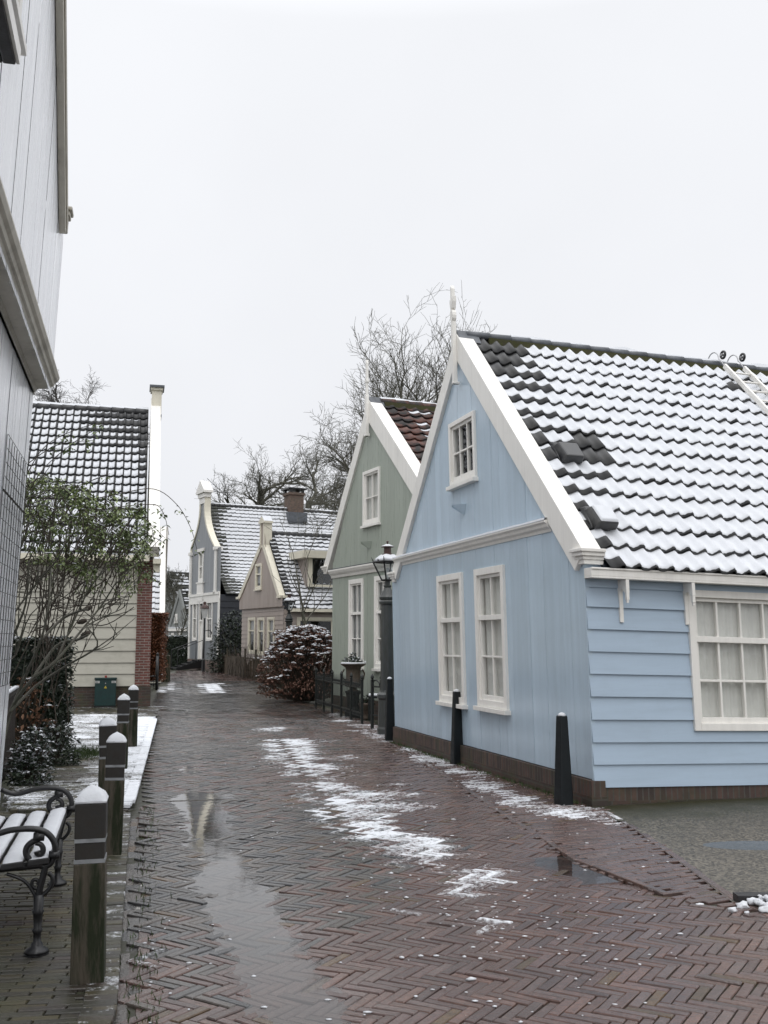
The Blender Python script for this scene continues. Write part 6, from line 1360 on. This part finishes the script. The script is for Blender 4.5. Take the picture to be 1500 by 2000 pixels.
# climbing rose: tangled canes with green leaves at the corner of the pale house
def rose():
    rnd = random.Random(4); random.seed(4); t = thing('climbing_rose', 'tangled green leaved climbing rose arching over the hedge', 'shrub', (-4.5, 12.6, 0)); st_, lf_, sn = MB(), MB(), MB()
    def cane(pts, r0, leaves, snow=.3, r1=.003, from_=.3):
        c = curve(pts, 5); n = len(c); st_.tube(c, [r0+(r1-r0)*i/(n-1) for i in range(n)], 4, cap=False)
        for k in range(int(leaves*.85)):
            f = from_+(1-from_)*rnd.random(); q = min(int(f*(n-1)), n-2); p = c[q].lerp(c[q+1], rnd.random())
            for m_ in range(rnd.randint(2, 5)): lf_.leaf(p+Vector((rnd.gauss(0, .035), rnd.gauss(0, .035), rnd.gauss(-.02, .03))), rnd.uniform(.05, .085), rnd.uniform(.025, .04), droop=-.6)
            if rnd.random() < snow*.4: sn.leaf(p+Vector((0, 0, .012)), .06, .04, droop=0)
        if snow:
            a = max(1, int(n*.35)); 
            for i in range(a, n-2):
                if rnd.random() < snow and abs((c[i+1]-c[i]).normalized().z) < .55: sn.tube([c[i]+Vector((0, 0, .008)), c[i+1]+Vector((0, 0, .008))], .007, 3, cap=False)
    L_ = lambda px, py, Y: AT(px, py, Y)-Vector((-4.5, 12.6, 0))
    for i in range(128):                                   # the leafy mass
        px, py = rnd.uniform(45, 285), rnd.uniform(935, 1105)
        if px > 190 and py > 960+(px-190)*.2+110: continue
        py += max(0, px-60)*.22-10
        Y = rnd.uniform(11.8, 14); s = L_(rnd.uniform(20, 140), rnd.uniform(1240, 1420), 12.8); s.z = max(s.z, .0)
        m1 = L_((px+80)/2, py+rnd.uniform(40, 140), Y); e_ = L_(px, py, Y); m2 = e_+Vector((rnd.uniform(-.25, .1), 0, rnd.uniform(-.05, .12)))
        if i > 20: s = L_(px-rnd.uniform(-10, 60), py+rnd.uniform(30, 120), Y); m1 = s.lerp(e_, .5)+Vector((rnd.gauss(0, .06), 0, .05))
        cane([s, m1, m2, e_, e_+Vector((rnd.uniform(.0, .3), rnd.uniform(-.15, .15), rnd.uniform(-.35, .02)))], .008, 13, .28, from_=.5)
    for P in ([(60, 1010), (140, 985), (230, 965), (300, 955), (345, 985), (372, 1030), (385, 1075)], [(70, 1040), (180, 1000), (290, 985), (318, 1000), (330, 1045)], [(55, 960), (90, 910), (150, 860), (190, 838)], [(50, 930), (90, 870), (160, 835), (215, 825)], [(55, 905), (110, 870), (180, 860)], [(60, 985), (150, 950), (215, 925)], [(190, 1060), (235, 1085), (245, 1120), (228, 1160)], [(180, 1050), (262, 1080), (275, 1110), (262, 1150)], [(150, 1060), (250, 1010), (290, 1020), (305, 1070)], [(120, 1040), (200, 1000), (270, 995), (296, 1030)]):
        cane([L_(x, y, 12.2) for x, y in P], .007, 9, .25, from_=.35)
    for i in range(60):                                   # brown inner tangle
        a = L_(rnd.uniform(30, 200), rnd.uniform(1080, 1240), rnd.uniform(12.2, 13.6)); pts = [a]
        for k in range(4): pts.append(pts[-1]+Vector((rnd.gauss(.03, .16), rnd.gauss(0, .14), rnd.gauss(.03, .15))))
        st_.tube(curve(pts, 2), rnd.uniform(.004, .009), 3, cap=False)
    st_.build('canes', M['twig'], t); lf_.build('leaves', M['leaf'], t); sn.build('snow', M['snow'], t)
rose()
def pruned():
    rnd = random.Random(9); t = thing('bare_shrub', 'leafless pruned shrub with thick mossy branches in front of the hedge', 'shrub', (-3.75, 10.4, 0)); mb = MB(); o = Vector((-3.75, 10.4, 0)); L_ = lambda px, py, Y: AT(px, py, Y)-o
    def br(P, r0, r1=.004, Y=10.3, tw=3):
        c = curve([L_(x, y, Y+.25*math.sin(i*1.3)) for i, (x, y) in enumerate(P)], 4); n = len(c); mb.tube(c, [r0+(r1-r0)*i/(n-1) for i in range(n)], 6, cap=True)
        for k in range(tw):
            q = rnd.randint(n//3, n-2); d = (c[q+1]-c[q]).normalized(); e_ = d+Vector((rnd.gauss(0, .5), rnd.gauss(0, .5), rnd.gauss(.3, .4))); l = rnd.uniform(.12, .45); mb.tube([c[q], c[q]+e_*l*.5, c[q]+e_*l+Vector((0, 0, .03))], [.007, .005, .003], 4, cap=False)
    br([(-5, 1560), (5, 1450), (20, 1390), (60, 1330), (110, 1290), (160, 1230), (200, 1180), (228, 1135)], .026, .007, tw=6)
    br([(0, 1480), (18, 1400), (50, 1320), (80, 1250), (95, 1180), (100, 1110)], .022, .006, tw=5); br([(20, 1390), (70, 1340), (130, 1300), (190, 1262), (170, 1225)], .016, .006, tw=3); br([(0, 1350), (20, 1260), (50, 1180), (55, 1100)], .02, .006, tw=5)
    br([(60, 1330), (110, 1262), (150, 1250), (172, 1240)], .016, .012, tw=2); br([(80, 1250), (120, 1210), (150, 1195), (170, 1190)], .014, .014, tw=2); br([(0, 1240), (40, 1180), (80, 1130), (120, 1080), (135, 1020)], .013, .004, tw=4)
    br([(110, 1290), (150, 1200), (175, 1150), (205, 1110)], .013, .004, tw=5); br([(0, 1010), (30, 990), (70, 965), (120, 950)], .014, .004, tw=2); br([(-20, 1260), (0, 1180), (25, 1120), (45, 1050), (48, 980)], .014, .004, tw=4); br([(-10, 1100), (20, 1060), (48, 1010)], .016, .006, tw=3); br([(100, 1300), (150, 1275), (200, 1265), (235, 1235)], .01, .003, tw=4); br([(160, 1230), (190, 1210), (236, 1190), (250, 1175)], .008, .003, tw=3); br([(-10, 1300), (30, 1280), (60, 1200), (130, 1150)], .012, .003, tw=5)
    mb.build('branches', M['bark'], t, smooth=True)
    for px, py in ((176, 1188), (172, 1238), (165, 1214)):
        mb = MB(); a = L_(px-14, py+3, 10.4); b = L_(px+4, py-3, 10.4); mb.tube([a, a.lerp(b, .5), b], [.012, .03, .018], 7); mb.build('pruned_knob', M['twig'], t)
pruned()
random.seed(3); mb = MB()
for i in range(2860):
    q = G(random.gauss(160, 26), random.gauss(1471, 6), pz2) if i < 1700 else None
    if i >= 2600:
        a_, b_ = random.choice(list(zip(gut_out, gut_out[1:]))); u = random.random(); q = Vector((a_[0]+(b_[0]-a_[0])*u+random.gauss(.03, .05), a_[1]+(b_[1]-a_[1])*u, -.012))
    if q is None:
        u = random.random(); b_ = c0.lerp(c1, u); q = b_+Vector((-.05-abs(random.gauss(0, .05)), random.gauss(0, .02), 0))
    mb.add([(q.x-.004, q.y, q.z), (q.x+.004, q.y, q.z), (q.x+random.gauss(0, .015), q.y+random.gauss(0, .015), q.z+random.uniform(.015, .05))], [(0, 1, 2)])
o = mb.build('grass', M['grass']); tag(o, 'short green grass and moss growing along the wall foot and pavement', 'grass', kind='stuff')
